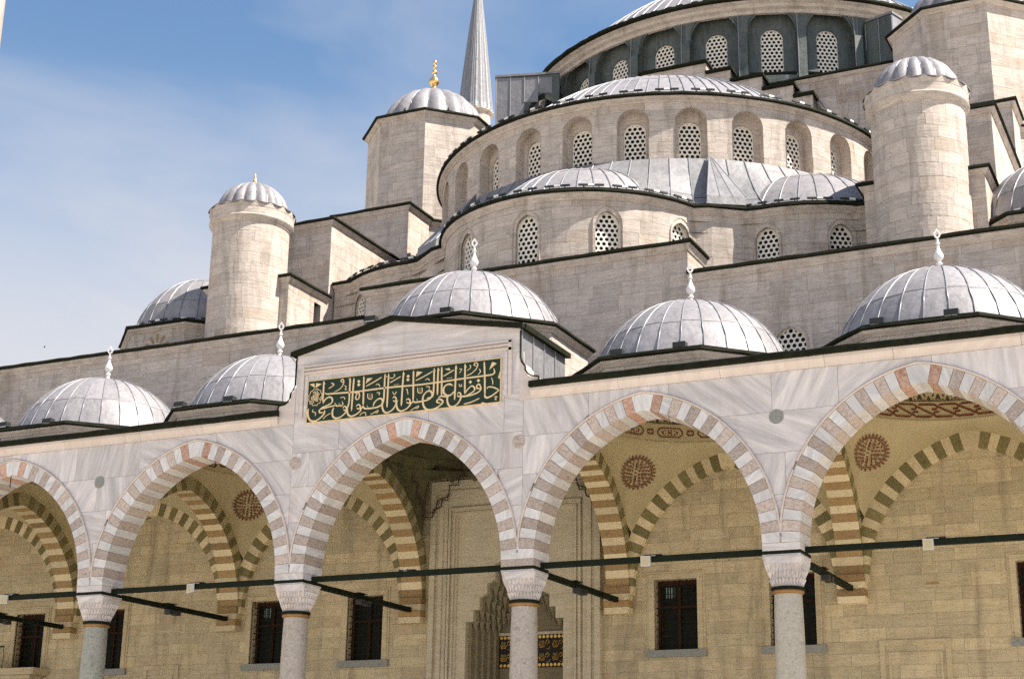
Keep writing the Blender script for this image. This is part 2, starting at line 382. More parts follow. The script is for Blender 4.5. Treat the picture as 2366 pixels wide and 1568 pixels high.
def _sweep(parent, name, pts, prof, mat, closed=False, smooth=None, label=None):
    """profile (outward d, z) along a plan path; outward is to the right of travel"""
    P = [Vector((p[0], p[1])) for p in pts]; n = len(P); m = MB(); V = []; k = len(prof)
    for i in range(n):
        a = P[i]-P[i-1] if (i or closed) else None; b = P[(i+1) % n]-P[i] if (i < n-1 or closed) else None
        if a is None: a = b
        if b is None: b = a
        a = a.normalized(); b = b.normalized(); na = Vector((a.y, -a.x)); nb = Vector((b.y, -b.x)); q = (na+nb).normalized(); c = max(.35, q.dot(na))
        for d, z in prof: V.append((P[i].x+q.x*d/c, P[i].y+q.y*d/c, z))
    F = []
    for i in range(n if closed else n-1):
        j = (i+1) % n
        for e in range(k-1): F.append((i*k+e, j*k+e, j*k+e+1, i*k+e+1))
    if not closed: F += [tuple(range(k)), tuple((n-1)*k+e for e in range(k-1, -1, -1))]
    m.add(V, F); return m.build(name, mat, parent, smooth, label)
def cornice(parent, pts, z, closed=False, over=.24, h=.24, edge=.15, stone_m=None):
    edge *= .85
    """moulded stone cornice with the dark lead drip edge on top"""
    sweep(parent, 'cornice', pts, [(-.05, z-h), (.03, z-h), (.05, z-h*.75), (over*.55, z-h*.4), (over*.7, z-h*.12), (over*.7, z), (-.3, z)], stone_m or MARBLE_P, closed)
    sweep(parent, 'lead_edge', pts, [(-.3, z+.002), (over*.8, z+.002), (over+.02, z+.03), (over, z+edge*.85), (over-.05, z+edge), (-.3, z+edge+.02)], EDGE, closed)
def octa(cx, cy, r):   # vertices counter-clockwise seen from above starting front-left
    s = r*tan(pi/8); return [(cx-s, cy-r), (cx+s, cy-r), (cx+r, cy-s), (cx+r, cy+s), (cx+s, cy+r), (cx-s, cy+r), (cx-r, cy+s), (cx-r, cy-s)]
# ================================================================== windows with honeycomb grilles
def plate(outer, holes, y, rev=False):
    """flat sheet at depth y with holes"""
    loops = [outer]+holes; tri = tessellate_polygon([[Vector((a, b, 0)) for a, b in l] for l in loops])
    V = [(a, y, b) for l in loops for a, b in l]; return V, [tuple(t) for t in tri]
def shrink(o, e):
    cx = sum(p[0] for p in o)/len(o); zs = [p[1] for p in o]; cz = (min(zs)+max(zs))/2; hx = max(abs(p[0]) for p in o); hz = (max(zs)-min(zs))/2
    return [(p[0]*(hx-e)/hx, cz+(p[1]-cz)*(hz-e)/hz) for p in o]
def inside(o, x, z):
    c = False; n = len(o)
    for i in range(n):
        (x1, z1), (x2, z2) = o[i], o[i-1]
        if (z1 > z) != (z2 > z) and x < (x2-x1)*(z-z1)/(z2-z1)+x1: c = not c
    return c
def grille_mesh(name, hw, h, kind, pitch, r, m, thick=.035):
    o = outline(hw, h, kind, 12); lim = shrink(o, .022); top = max(p[1] for p in o); holes = []
    j = 0; z = pitch*.62
    while z < top:
        k = -int(hw/pitch)-1
        while k <= hw/pitch+1:
            x = k*pitch+(pitch/2 if j % 2 else 0); pl = [(x+r*cos(2*pi*q/10+.3), z+r*sin(2*pi*q/10+.3)) for q in range(10)]
            ins = [inside(lim, *p) for p in pl]
            if all(ins): holes.append(pl)
            elif sum(ins) >= 4 and inside(lim, x*.86, z-.02):
                keep = [(min(max(p[0], -hw+.022), hw-.022), max(p[1], .02)) for p in pl]
                if all(inside(shrink(o, .016), *p) for p in keep): holes.append(keep)
                else:
                    keep = [p for p, f in zip(pl, ins) if f]
                    if len(keep) >= 4: holes.append(keep)
            k += 1
        z += pitch*.86; j += 1
    mb = MB(); V, F = plate(o, holes, 0); mb.add(V, F)
    for l in holes:
        n = len(l); mb.add([(a, 0, b) for a, b in l]+[(a, thick, b) for a, b in l], [(i, (i+1) % n, n+(i+1) % n, n+i) for i in range(n)])
    return mb.mesh(name, m)
def window_set(hw, h, kind='round', pitch=.15, r=.056, ohw=None, oh=None, odepth=.0, obot=0.0, face=None, k=1.25, frame=.0, gm=None):
    """meshes for one kind of window: reveal (with outer recess), grille and dark panes; local origin = sill centre on the wall face"""
    o = outline(hw, h, kind, 12); mb = MB(); n = len(o); d = odepth
    if ohw:
        O = [(a, b+obot) for a, b in outline(ohw, oh-obot, kind, 12)]
        N = len(O); mb.add([(a, -.006, b) for a, b in O]+[(a, d, b) for a, b in O], [(i, (i+1) % N, N+(i+1) % N, N+i) for i in range(N)])
        V, F = plate(O, [o], d); mb.add(V, F)
    if frame:
        O = outline(hw+frame, h, kind, 12); O[0] = (O[0][0], -frame*.6); O[1] = (O[1][0], -frame*.6); N = len(O)
        V, F = plate(O, [o], -.03); mb.add(V, F); mb.add([(a, -.03, b) for a, b in O]+[(a, .03, b) for a, b in O], [(i, (i+1) % N, N+(i+1) % N, N+i) for i in range(N)]); d = -.03
    mb.add([(a, d, b) for a, b in o]+[(a, max(d, 0)+.16, b) for a, b in o], [(i, (i+1) % n, n+(i+1) % n, n+i) for i in range(n)])
    rev = mb.mesh('window_reveal', face or STONE, smooth=35)
    gr = grille_mesh('grille', hw, h, kind, pitch, r, gm or GRILLE)
    pb = MB(); V, F = plate(o, [], 0); pb.add(V, F); pane = pb.mesh('pane', GLASS)
    return rev, gr, pane, max(d, 0)
def put_window(parent, ws, P, rz):
    rev, gr, pane, d = ws; w = inst('window', rev, parent, P, rz)
    for nm, me, y in (('grille', gr, d+.07), ('window_pane', pane, d+.13)):
        c = bpy.data.objects.new(nm, me); COL.objects.link(c); c.parent = w; c.location = (0, y, 0)
    return w
# ================================================================== lead domes
def dome(parent, cx, cy, z0, R, h, gores=24, rows=(0, .3, .72, .93), az=(-180, 180), mat=None, seam=True, nseg=3, lobes=False, seam_r=.0135, seam_m=None, cap=True):
    mat = mat or LEAD; C = Vector((cx, cy, z0)); R1 = random.Random(int(R*100)+int(cx*7))
    full = az[1]-az[0] >= 360; da = radians(az[1]-az[0])/gores
    Rs = (R*R+h*h)/(2*h); tm = math.asin(min(1, R/Rs)) if h < R*.999 else pi/2
    prof = (lambda t: (R*cos(t*pi/2), h*sin(t*pi/2))) if h >= R*.999 else (lambda t: (Rs*sin(tm*(1-t)), Rs*cos(tm*(1-t))-(Rs-h)))
    sh = MB(); pf = [(prof(i/24)[0]-.012, z0+prof(i/24)[1]-.010) for i in range(24)]+[(.001, z0+h-.012)]
    sh.lathe(cx, cy, pf, gores*2, radians(az[0]), radians(az[1])); sh.build('dome_shell', SEAM, parent, 40)
    def gore(t0, t1, e):
        m = MB(); V = []; nr = max(2, int((t1-t0)*9)); ns = 6 if lobes else nseg
        for i in range(nr+1):
            t = t0+(t1-t0)*i/nr; r, z = prof(t); lap = .009*(1-i/nr)+e
            for j in range(ns+1):
                a = -da/2+da*j/ns; b = (.085*R*abs(cos(pi*(j/ns-.5)))*(cos(t*pi/2)**.5 if lobes else 0)) if lobes else 0
                q = r+lap*.6+b; V.append((q*sin(a), -q*cos(a), z+lap*.6))
        F = [(i*(ns+1)+j, i*(ns+1)+j+1, (i+1)*(ns+1)+j+1, (i+1)*(ns+1)+j) for i in range(nr) for j in range(ns)]
        m.add(V, F); return m.mesh('lead_sheet', mat, smooth=50)
    meshes = {}
    for k in range(len(rows)):
        for alt in (0, 1):
            t0 = rows[k]; t1 = rows[k+1] if k < len(rows)-1 else 1.0
            if len(rows) > 2:
                s = .012 if alt else 0
                if k: t0 += s
                if k < len(rows)-1: t1 += s
            meshes[k, alt] = gore(t0, min(t1, .995), 0)
    for i in range(gores):
        a = radians(az[0])+da*(i+.5)
        for k in range(len(rows)):
            inst('lead_sheet', meshes[k, i % 2], parent, C, a+R1.uniform(-.001, .001))
    if seam:
        pts = []
        for i in range(13):
            t = .985*i/12; r, z = prof(t); pts.append((0, -(r+.008), z+.010))
        sm = MB().tube(pts, seam_r, 5).mesh('seam', seam_m or SEAM, smooth=60)
        for i in range(gores+(0 if full else 1)): inst('seam', sm, parent, C, radians(az[0])+da*i)
def lathe_part(parent, name, cx, cy, prof, m, n=16, smooth=50): return MB().lathe(cx, cy, prof, n).build(name, m, parent, smooth)
# ================================================================== ground
g = MB(); g.add([(-400,-400,0),(400,-400,0),(400,600,0),(-400,600,0)], [(0,1,2,3)]); go = g.build('ground', PAVE); tag(go, kind='structure')
g = MB().box(-26, 26, -.9, 6.2, .004, .35); tag(g.build('portico_floor', PAVE), kind='structure')
# ================================================================== arcade
ZS, RI, RO, CC = 7.2, 3.148, 3.53, .548
def arch_profile(N=20):
    """voussoir polygons (t,z) of a two-centred arch, from left springing to right springing"""
    out = []; a1 = math.acos(CC/RI); gap = .0018
    k0 = a1-.055; seg = k0/N
    def P(R, a, s): return (s*(R*cos(a)-CC), ZS+R*sin(a))
    for s in (-1, 1):
        for i in range(N):
            a, b = seg*i+gap, seg*(i+1)-gap
            p = [P(RI, a, s), P(RO, a, s), P(RO, b, s), P(RI, b, s)]
            out.append((s, i, p if s == 1 else p[::-1]))
    ao = math.acos(CC/RO)
    key = [P(RI, k0, 1), P(RO, k0, 1), (0, ZS+sqrt(RO**2-CC**2)), P(RO, k0, -1), P(RI, k0, -1), (0, ZS+sqrt(RI**2-CC**2))]
    out.append((0, N, key)); return out
VOU = arch_profile(20)
def arch(name, label, group, axis, c, w0, w1, ma, mb, crown=None, core=MORTAR, mold=None):
    f = (lambda t, z, q: (c+t, q, z)) if axis == 'x' else (lambda t, z, q: (q, c+t, z))
    r = thing(name, label, 'arch', (c, w0, ZS) if axis == 'x' else ((w0+w1)/2, c, ZS), group); R = random.Random(int(c*31+w0*7))
    V = []; F = []; n = 48; cm = MB(); ring = []
    a1 = math.acos(CC/RI); ao = math.acos(CC/RO)
    for s in (-1, 1):
        q = []
        for i in range(n//2+1):
            u = i/(n//2); q.append(((s*((RI+.012)*cos(a1*u)-CC), ZS+(RI+.012)*sin(a1*u)), (s*((RO-.01)*cos(ao*u)-CC), ZS+(RO-.01)*sin(ao*u))))
        V = []; F = []
        for (ti, zi), (to, zo) in q: V += [f(ti, zi, w0+.014), f(to, zo, w0+.014), f(to, zo, w1-.014), f(ti, zi, w1-.014)]
        for i in range(len(q)-1):
            for k in range(4): F.append((i*4+k, i*4+(k+1) % 4, i*4+4+(k+1) % 4, i*4+4+k))
        cm.add(V, F)
    cm.build('arch_core', core, r)
    for s, i, p in VOU:
        m = mb if i % 2 else ma
        if crown and i == 19: m = crown
        if crown and s == 0: m = ma
        j = R.uniform(0, .006); o = MB().prism(p, w0-j, w1+j, f, R.random()).build('voussoir', m, r)
        if axis == 'y': o.data.materials.append(VOU_D if m is VOU_B else VOU_E); o.data.polygons[0].material_index = 1; o.data.polygons[1].material_index = 1
    if mold:
        for s in (-1, 1):
            pts = [(c+max(-2.985, min(2.985, s*((RO+.03)*cos(ao*i/26)-CC))), w0-.012, ZS+.25*0+(RO+.03)*sin(ao*i/26)) for i in range(2, 27)]
            MB().tube(pts, .026, 6).build('moulding', mold, r, 60)
    return r
bays = [-18, -12, -6, 0, 6, 12]
bn = {-18: 'arch beyond the left edge', -12: 'half seen arch at the left edge', -6: 'arch just left of the inscription', 0: 'arch below the inscription', 6: 'arch just right of the inscription', 12: 'large arch at the right edge'}
for b in bays:
    arch('arcade_arch', 'striped white and pinkish marble arcade ' + bn[b], 'marble arches of the courtyard arcade', 'x', b, -.012, .8, VOU_W, VOU_G, VOU_R, MORTAR_W, MARBLE_P)
tn = {-21: 'outside the left edge', -15: 'at the far left of the arcade', -9: 'meeting the leftmost column', -3: 'left of the portal, meeting the second column', 3: 'right of the portal, meeting the third column', 9: 'meeting the rightmost column', 15: 'beyond the right edge'}
for x in (-21, -15, -9, -3, 3, 9, 15):
    arch('cross_arch', 'red-brown and cream striped cross arch ' + tn[x], 'striped cross arches of the portico', 'y', 3.4, x-.31, x+.31, VOU_C, VOU_B, None, MORTAR)
for b in bays:
    if b: arch('wall_arch', 'olive and cream blind wall arch through the ' + bn[b], 'blind striped arches on the portico wall', 'x', b, 6.0, 6.24, VOU_C, VOU_D, None, MORTAR)
# spandrel wall of big marble slabs
ops = [Op(b, 7.3, 7.3, 2.99, 'arch', fn=lambda v: sqrt(max(0, (RO-.004)**2-(v-ZS)**2))-CC, top=ZS+sqrt((RO-.004)**2-CC**2)) for b in bays]
aw = thing('arcade_wall', 'veined grey and white marble wall above the courtyard arches', 'wall', (0, 0, 0))
SP = S_plane(0, 0, 1, 0)
ashlar(aw, SP, -21, -3.1, 7.4, 10.84, .86, 2.2, ops, MARBLE, MORTAR_W, core_d=-.01, gap=.004, jit=.003, seed=3)
ashlar(aw, SP, 3.1, 17, 7.4, 10.84, .86, 2.2, ops, MARBLE, MORTAR_W, core_d=-.01, gap=.004, jit=.003, seed=4)
ashlar(aw, SP, -3.1, 3.1, 7.4, 12.0, .92, 1.9, ops, MARBLE, MORTAR_W, core_d=-.01, gap=.004, jit=.003, seed=5)
bk = MB()
for m in pieces(S_plane(0, .79, 1, 0), -21, 17, 7.4, 11.2, ops, 100, 0, 0, 0, sides=False): bk.add(m.v, m.f)
bk.build('wall_back', STONE_IN, aw)
for x, c in ((-21, VOU_G), (-15, COLM['grey']), (-9, SILL), (-3, VOU_G), (3, VOU_G), (9, SILL), (15, VOU_G)):
    MB().lathe(x, 0, [], 4)
    m = MB(); n = 24; V = [(x+.158*cos(2*pi*k/n), -.012, 9.87+.158*sin(2*pi*k/n)) for k in range(n)]; V += [(a, .02, b) for a, _, b in V]
    m.add(V, [tuple(range(n))]+[(k, (k+1) % n, n+(k+1) % n, n+k) for k in range(n)]); m.build('roundel', c, aw, label='round stone disc between two arches')
for u0, u1 in ((-21, -3.55), (3.3, 17)):
    x = u0; R = random.Random(5)
    while x < u1-.1:
        x2 = min(u1, x+R.uniform(1.4, 2.6)); m = MB()
        pf = [(-.02, 10.84), (.02, 10.85), (.035, 10.9), (.05, 10.93), (.10, 11.01), (.10, 11.08), (-.02, 11.08)]
        V = [(q, -d, z) for q in (x+.003, x2-.003) for d, z in pf]; k = len(pf)
        m.add(V, [(e, k+e, k+e+1, e+1) for e in range(k-1)]+[tuple(range(k)), tuple(2*k-1-e for e in range(k))], R.random()); m.build('moulding_block', MARBLE_P, aw); x = x2
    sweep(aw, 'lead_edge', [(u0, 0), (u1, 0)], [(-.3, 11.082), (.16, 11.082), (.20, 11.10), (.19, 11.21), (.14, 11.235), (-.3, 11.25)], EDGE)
# gabled block over the portal bay
gb = thing('portal_gable', 'low gabled marble block rising above the middle arch and carrying the inscription', 'gable', (0, 0, 11))
m = MB(); poly = [(-3.1, 12.0), (3.0, 12.0), (3.0, 12.56), (-.38, 13.16), (-3.1, 12.58)]; m.prism(poly, -.004, .25); m.build('gable_face', MARBLE, gb)
m = MB(); m.box(-3.1, 3.0, .25, 2.5, 11.1, 12.4); m.build('gable_block', MORTAR_W, gb)
m = MB(); m.add([(-3.1,.25,12.4),(3,.25,12.4),(3,2.5,12.4),(-3.1,2.5,12.4),(-.38,.25,13.1),(-.38,2.5,12.9)], [(0,4,5,3),(4,1,2,5),(2,3,5)]); m.build('gable_roof', LEAD_W, gb)
for a, b in (((-3.22, 12.56), (-.38, 13.16)), ((-.38, 13.16), (3.12, 12.54))):
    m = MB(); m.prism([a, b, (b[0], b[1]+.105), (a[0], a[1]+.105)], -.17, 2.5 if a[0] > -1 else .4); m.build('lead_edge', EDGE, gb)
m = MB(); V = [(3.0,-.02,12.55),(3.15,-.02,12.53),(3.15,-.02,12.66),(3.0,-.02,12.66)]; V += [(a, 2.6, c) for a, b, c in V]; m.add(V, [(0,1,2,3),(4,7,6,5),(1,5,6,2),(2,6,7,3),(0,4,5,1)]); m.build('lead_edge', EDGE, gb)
for i in range(4):
    y0 = .02+i*.63; m = MB(); m.box(3.0, 3.02+.004*(i % 2), y0+.006, y0+.62, 11.25, 12.55); m.build('lead_sheet', LEAD_W, gb); MB().tube([(3.035, y0, 11.25), (3.035, y0, 12.54)], .018, 6).build('seam', SEAM, gb)
for s in (-1, 1):   # mouldings that frame the inscription
    x0 = 3.0*s+(-.1 if s < 0 else 0)
for z, d, h in ((12.06, .05, .07), (12.16, .075, .05), (12.25, .05, .05)):
    MB().box(-2.85, 2.8, -d, .01, z, z+h).build('moulding', MARBLE_P, gb)
for x in (-2.95, 2.72):
    MB().box(x, x+.09, -.05, .01, 10.98, 12.3).build('moulding', MARBLE_P, gb); MB().box(x+(.12 if x < 0 else -.1), x+(.19 if x < 0 else -.03), -.03, .01, 10.98, 12.05).build('moulding', MARBLE, gb)
# scrolled shoulders at both ends
for s, x in ((1, 3.0), (-1, -3.1)):
    pl = [(0, 10.84), (.56, 10.84), (.56, 11.2), (.48, 11.24), (.46, 11.34), (.30, 11.36), (.20, 11.42), (.14, 11.5), (.12, 11.62), (.05, 11.72), (0, 11.78)]
    pl = [(x+s*a, b) for a, b in pl]; MB().prism(pl if s > 0 else pl[::-1], -.015, .5).build('scroll_bracket', MARBLE_P, gb)
    ed = [(.56, 11.1), (.58, 11.22), (.5, 11.26), (.48, 11.36), (.31, 11.385), (.21, 11.45), (.155, 11.53), (.14, 11.64), (.06, 11.75), (.02, 11.85), (.02, 12.5)]
    m = MB(); 
    for y in (-.02,): m.tube([(x+s*a, y, b) for a, b in ed], .022, 6)
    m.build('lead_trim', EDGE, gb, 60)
# ------------------------------------------------------------------ columns
cn = {-15: 'beyond the left edge', -9: 'leftmost in the photo', -3: 'second from the left', 3: 'in front of the portal', 9: 'rightmost in the photo', -21: 'far outside the left edge', 15: 'beyond the right edge'}
cg = {-21: 'pink', -15: 'beige', -9: 'grey', -3: 'pink', 3: 'pink', 9: 'beige', 15: 'grey'}
cw = {'grey': 'grey-green granite', 'pink': 'pinkish grey granite', 'beige': 'beige granite'}
def capital(parent, x, y, z0=6.33, z1=6.93):
    m = MB(); n = 32
    def ring(z, r, sq):
        o = []
        for k in range(n):
            a = 2*pi*k/n+pi/n; c, s = cos(a), sin(a); q = 1/max(abs(c), abs(s)); rr = r*(1-sq)+r*q*sq; rr = min(rr, r*1.32); o.append((x+rr*c, y+rr*s, z))
        return o
    levels = [(z0, .29, 0), (z0+.03, .295, 0), (z0+.15, .30, .1), (z0+.165, .325, .2), (z0+.29, .33, .35), (z0+.305, .36, .5), (z0+.43, .365, .7), (z0+.445, .405, .9), (z1-.05, .405, 1), (z1-.045, .42, 1), (z1, .42, 1)]
    V = []; F = []
    for z, r, s in levels: V += ring(z, r, s)
    for i in range(len(levels)-1):
        for k in range(n): F.append((i*n+k, i*n+(k+1) % n, (i+1)*n+(k+1) % n, (i+1)*n+k))
    m.add(V, F, .6); m.build('capital', MARBLE, parent)
    t = MB()
    for lv, (zb, zt, r, sq) in enumerate([(z0+.01, z0+.15, .325, .08), (z0+.14, z0+.30, .352, .3), (z0+.28, z0+.44, .382, .65)]):
        for k in range(28):
            a = 2*pi*(k+.5*(lv % 2))/28; c, s = cos(a), sin(a); q = 1/max(abs(c), abs(s)); rr = min(r*(1-sq)+r*q*sq, r*1.3); wv = .027
            px_, py_ = x+rr*c, y+rr*s; tx, ty = -s, c
            t.add([(px_-tx*wv, py_-ty*wv, zt), (px_+tx*wv, py_+ty*wv, zt), (px_+c*.055, py_+s*.055, zt), (px_-c*.01, py_-s*.01, zb), (px_-tx*wv-c*.05, py_-ty*wv-s*.05, zt), (px_+tx*wv-c*.05, py_+ty*wv-s*.05, zt)], [(0,2,3),(2,1,3),(0,4,3),(1,5,3),(0,1,2),(0,4,5,1)], .7)
    t.build('muqarnas_carving', MARBLE, parent)
for x in (-21, -15, -9, -3, 3, 9, 15):
    r = thing('column', f'{cw[cg[x]]} column with white muqarnas capital, {cn[x]}', 'column', (x, .4, 0), 'columns of the arcade')
    MB().box(x-.45, x+.45, -.05, .85, .35, .55).build('plinth', MARBLE, r)
    MB().lathe(x, .4, [(.42,.55),(.43,.6),(.40,.68),(.35,.7),(.36,.76),(.33,.8)], 24).build('base', BRONZE, r, 40)
    MB().lathe(x, .4, [(.325,.8),(.325,2.5),(.315,4.2),(.30,5.6),(.285,6.2)], 40).build('shaft', COLM[cg[x]], r, 60)
    MB().lathe(x, .4, [(.285,6.18),(.31,6.19),(.335,6.215),(.335,6.245),(.31,6.27),(.29,6.275)], 32).build('bronze_ring', BRONZE, r, 50)
    MB().lathe(x, .4, [(.29,6.27),(.345,6.275),(.35,6.30),(.345,6.325),(.30,6.335)], 32).build('iron_ring', IRON, r, 50)
    capital(r, x, .4)
    MB().box(x-.405, x+.405, -.008, .808, 6.97, 7.04, .3).build('iron_band', IRON, r)
    MB().box(x-.40, x+.40, -.003, .803, 6.932, 6.968, .5).build('abacus', MARBLE, r)
    # impost stones above the band
    R = random.Random(x); zz = [7.04, 7.2, 7.345, 7.42]
    MB().box(x-.395, x+.395, .003, .797, 7.04, 7.46).build('impost_core', MORTAR_W, r)
    for k in range(2): MB().box(x-.40, x+.40, -.004-.003*k, .802, zz[k]+.003, zz[k+1]-.003, R.random()).build('impost_stone', (MARBLE, VOU_G, MARBLE)[k] if x != 3 else (VOU_G, MARBLE, MARBLE)[k], r)
# ------------------------------------------------------------------ iron tie beams and floodlights
def bar(name, label, cat, p0, p1, hw, group):
    o = MB().box(min(p0[0], p1[0])-(hw if p0[0] == p1[0] else 0), max(p0[0], p1[0])+(hw if p0[0] == p1[0] else 0), min(p0[1], p1[1])-(hw if p0[1] == p1[1] else 0), max(p0[1], p1[1])+(hw if p0[1] == p1[1] else 0), p0[2]-hw, p0[2]+hw)
    return tag(o.build(name, IRON), label, cat, group, 'thing')
for b in bays:
    bar('tie_beam', 'dark iron tie beam across the ' + bn[b], 'tie beam', (b-2.6, .42, 7.09), (b+2.6, .42, 7.09), .062, 'iron tie beams along the arcade')
for x in (-21, -15, -9, -3, 3, 9, 15):
    bar('tie_beam', 'iron tie beam under the cross arch ' + tn[x], 'tie beam', (x, .81, 7.07), (x, 6.0, 7.07), .062, 'iron tie beams across the portico')
def flood_front(x, b, yaw):
    r = thing('floodlight', 'square pale floodlight on the beam of the ' + bn[b], 'floodlight', (x, .34, 7.1), 'floodlights on the front tie beams')
    MB().box(x-.05, x+.33, .33, .47, 7.165, 7.185).build('clamp_bar', LAMPB, r); MB().box(x+.02, x+.2, .36, .44, 7.13, 7.165).build('bracket', LAMPG, r)
    m = MB(); c, s = cos(yaw), sin(yaw)
    def rot(a, d, z): return (x+a*c-d*s, .30+a*s+d*c, 7.04+z)
    V = [rot(a, d, z+d*.25) for d in (-.05, .05) for a, z in ((-.1, -.11), (.1, -.11), (.1, .11), (-.1, .11))]
    m.add(V, [(0,1,2,3),(7,6,5,4),(0,4,5,1),(1,5,6,2),(2,6,7,3),(3,7,4,0)]); m.build('lamp_housing', LAMPW, r)
    m = MB(); V = [rot(a, -.056, z-.014) for a, z in ((-.08, -.09), (.08, -.09), (.08, .09), (-.08, .09))]; m.add(V, [(0,1,2,3)]); m.build('lamp_glass', PLASTER, r)
for b in bays[1:]:
    if b: flood_front(b-.08, b, {-12: .35, -6: -.4, 6: .05, 12: 0}[b])
    else:
        r = thing('floodlight', 'dark floodlight clamped on the tie beam above the portal, facing inward', 'floodlight', (0, .42, 7.1))
        MB().box(-.22, .2, .35, .48, 7.16, 7.185).build('clamp_bar', LAMPB, r); MB().box(-.1, .0, .36, .5, 7.14, 7.2).build('bracket', LAMPG, r)
for x in (-21, -15, -9, -3, 3, 9):
    y = 3.3; r = thing('floodlight', 'pair of black floodlights on the tie beam ' + tn[x], 'floodlight', (x, y, 7.07), 'black floodlights on the inward tie beams')
    MB().box(x-.1, x+.1, y-.2, y+.2, 7.15, 7.17).build('clamp_bar', LAMPB, r)
    for s in (-1, 1): MB().box(x+.02, x+.2, y+s*.16-.09, y+s*.16+.09, 6.86, 6.98).build('lamp_housing', LAMPB, r)
# ================================================================== portico interior
def pend(parent, b, m, hx=2.69, hy=2.6, cy=3.4, rr=2.5, zr=10.95):
    V = []; F = []; n = 160; k = 18
    for i in range(n):
        a = 2*pi*i/n; c, s = cos(a), sin(a); q = min(hx/max(1e-6, abs(c)), hy/max(1e-6, abs(s))); x0, y0 = q*c, q*s
        t = abs(y0) if abs(abs(x0)-hx) < 1e-6 else abs(x0); z0 = ZS+sqrt(max(.01, (RO-.01)**2-(t+CC)**2))
        if b == 0 and abs(y0-hy) < .02: z0 = 10.62
        for j in range(k+1):
            u = j/k*pi/2; r = rr+(q-rr)*cos(u); z = z0+(zr-z0)*sin(u); V.append((b+r*c, cy+r*s, z))
    for i in range(n):
        for j in range(k): F.append((i*(k+1)+j, ((i+1) % n)*(k+1)+j, ((i+1) % n)*(k+1)+j+1, i*(k+1)+j+1))
    mb = MB(); mb.add(V, F); mb.build('pendentive', m, parent, 60)
def pend_pt(b, a, z, off=.045, hx=2.69, hy=2.6, cy=3.4, rr=2.5, zr=10.95):
    c, s = cos(a), sin(a); q = min(hx/max(1e-6, abs(c)), hy/max(1e-6, abs(s))); x0, y0 = q*c, q*s
    t = abs(y0) if abs(abs(x0)-hx) < 1e-6 else abs(x0); z0 = ZS+sqrt(max(.01, (RO-.01)**2-(t+CC)**2))
    u = math.asin(max(0, min(1, (z-z0)/(zr-z0)))); r = rr+(q-rr)*cos(u)-off; return (b+r*c, cy+r*s, z)
def ringshape(cx, cz, r, R2, n=28): return [[(cx+q*cos(2*pi*(k+e)/n), cz+q*sin(2*pi*(k+e)/n)) for q, e in ((r, 0), (R2, 0), (R2, 1), (r, 1))] for k in range(n)]
def rosette():
    P = []
    P += ringshape(0, 0, .335, .345, 32)
    P += ringshape(0, 0, .300, .322, 32)
    for k in range(28):
        a = 2*pi*k/28; d = .05; P.append([(.345*cos(a-d), .345*sin(a-d)), (.385*cos(a-d*.8), .385*sin(a-d*.8)), (.405*cos(a), .405*sin(a)), (.385*cos(a+d*.8), .385*sin(a+d*.8)), (.345*cos(a+d), .345*sin(a+d))])
    for rad, n, s in ((.262, 18, .034), (.20, 14, .036), (.14, 10, .036), (.08, 6, .034), (0, 1, .03)):
        for k in range(n):
            a = 2*pi*(k+.5*(n % 4 > 0))/n; x, z = rad*cos(a), rad*sin(a); b = a+.7
            P.append([(x+s*1.15*cos(b), z+s*1.15*sin(b)), (x+s*.5*cos(b+1.9), z+s*.5*sin(b+1.9)), (x+s*.9*cos(b+3.3), z+s*.9*sin(b+3.3)), (x+s*.6*cos(b+4.9), z+s*.6*sin(b+4.9))][:: -1])
            if n > 1: P.append([(x*1.0+.012*cos(a+1.57), z+.012*sin(a+1.57)), (x*.62+.03*cos(a+1.2), z*.62+.03*sin(a+1.2)), (x*.6+.02*cos(a+1.2), z*.6+.02*sin(a+1.2)), (x-.004, z)])
    return P
ROS = rosette()
def on_ring(b, s, z, r=2.5, cy=3.4): a = s/r; return (b-sin(a)*r*1.0, cy+cos(a)*r, z)
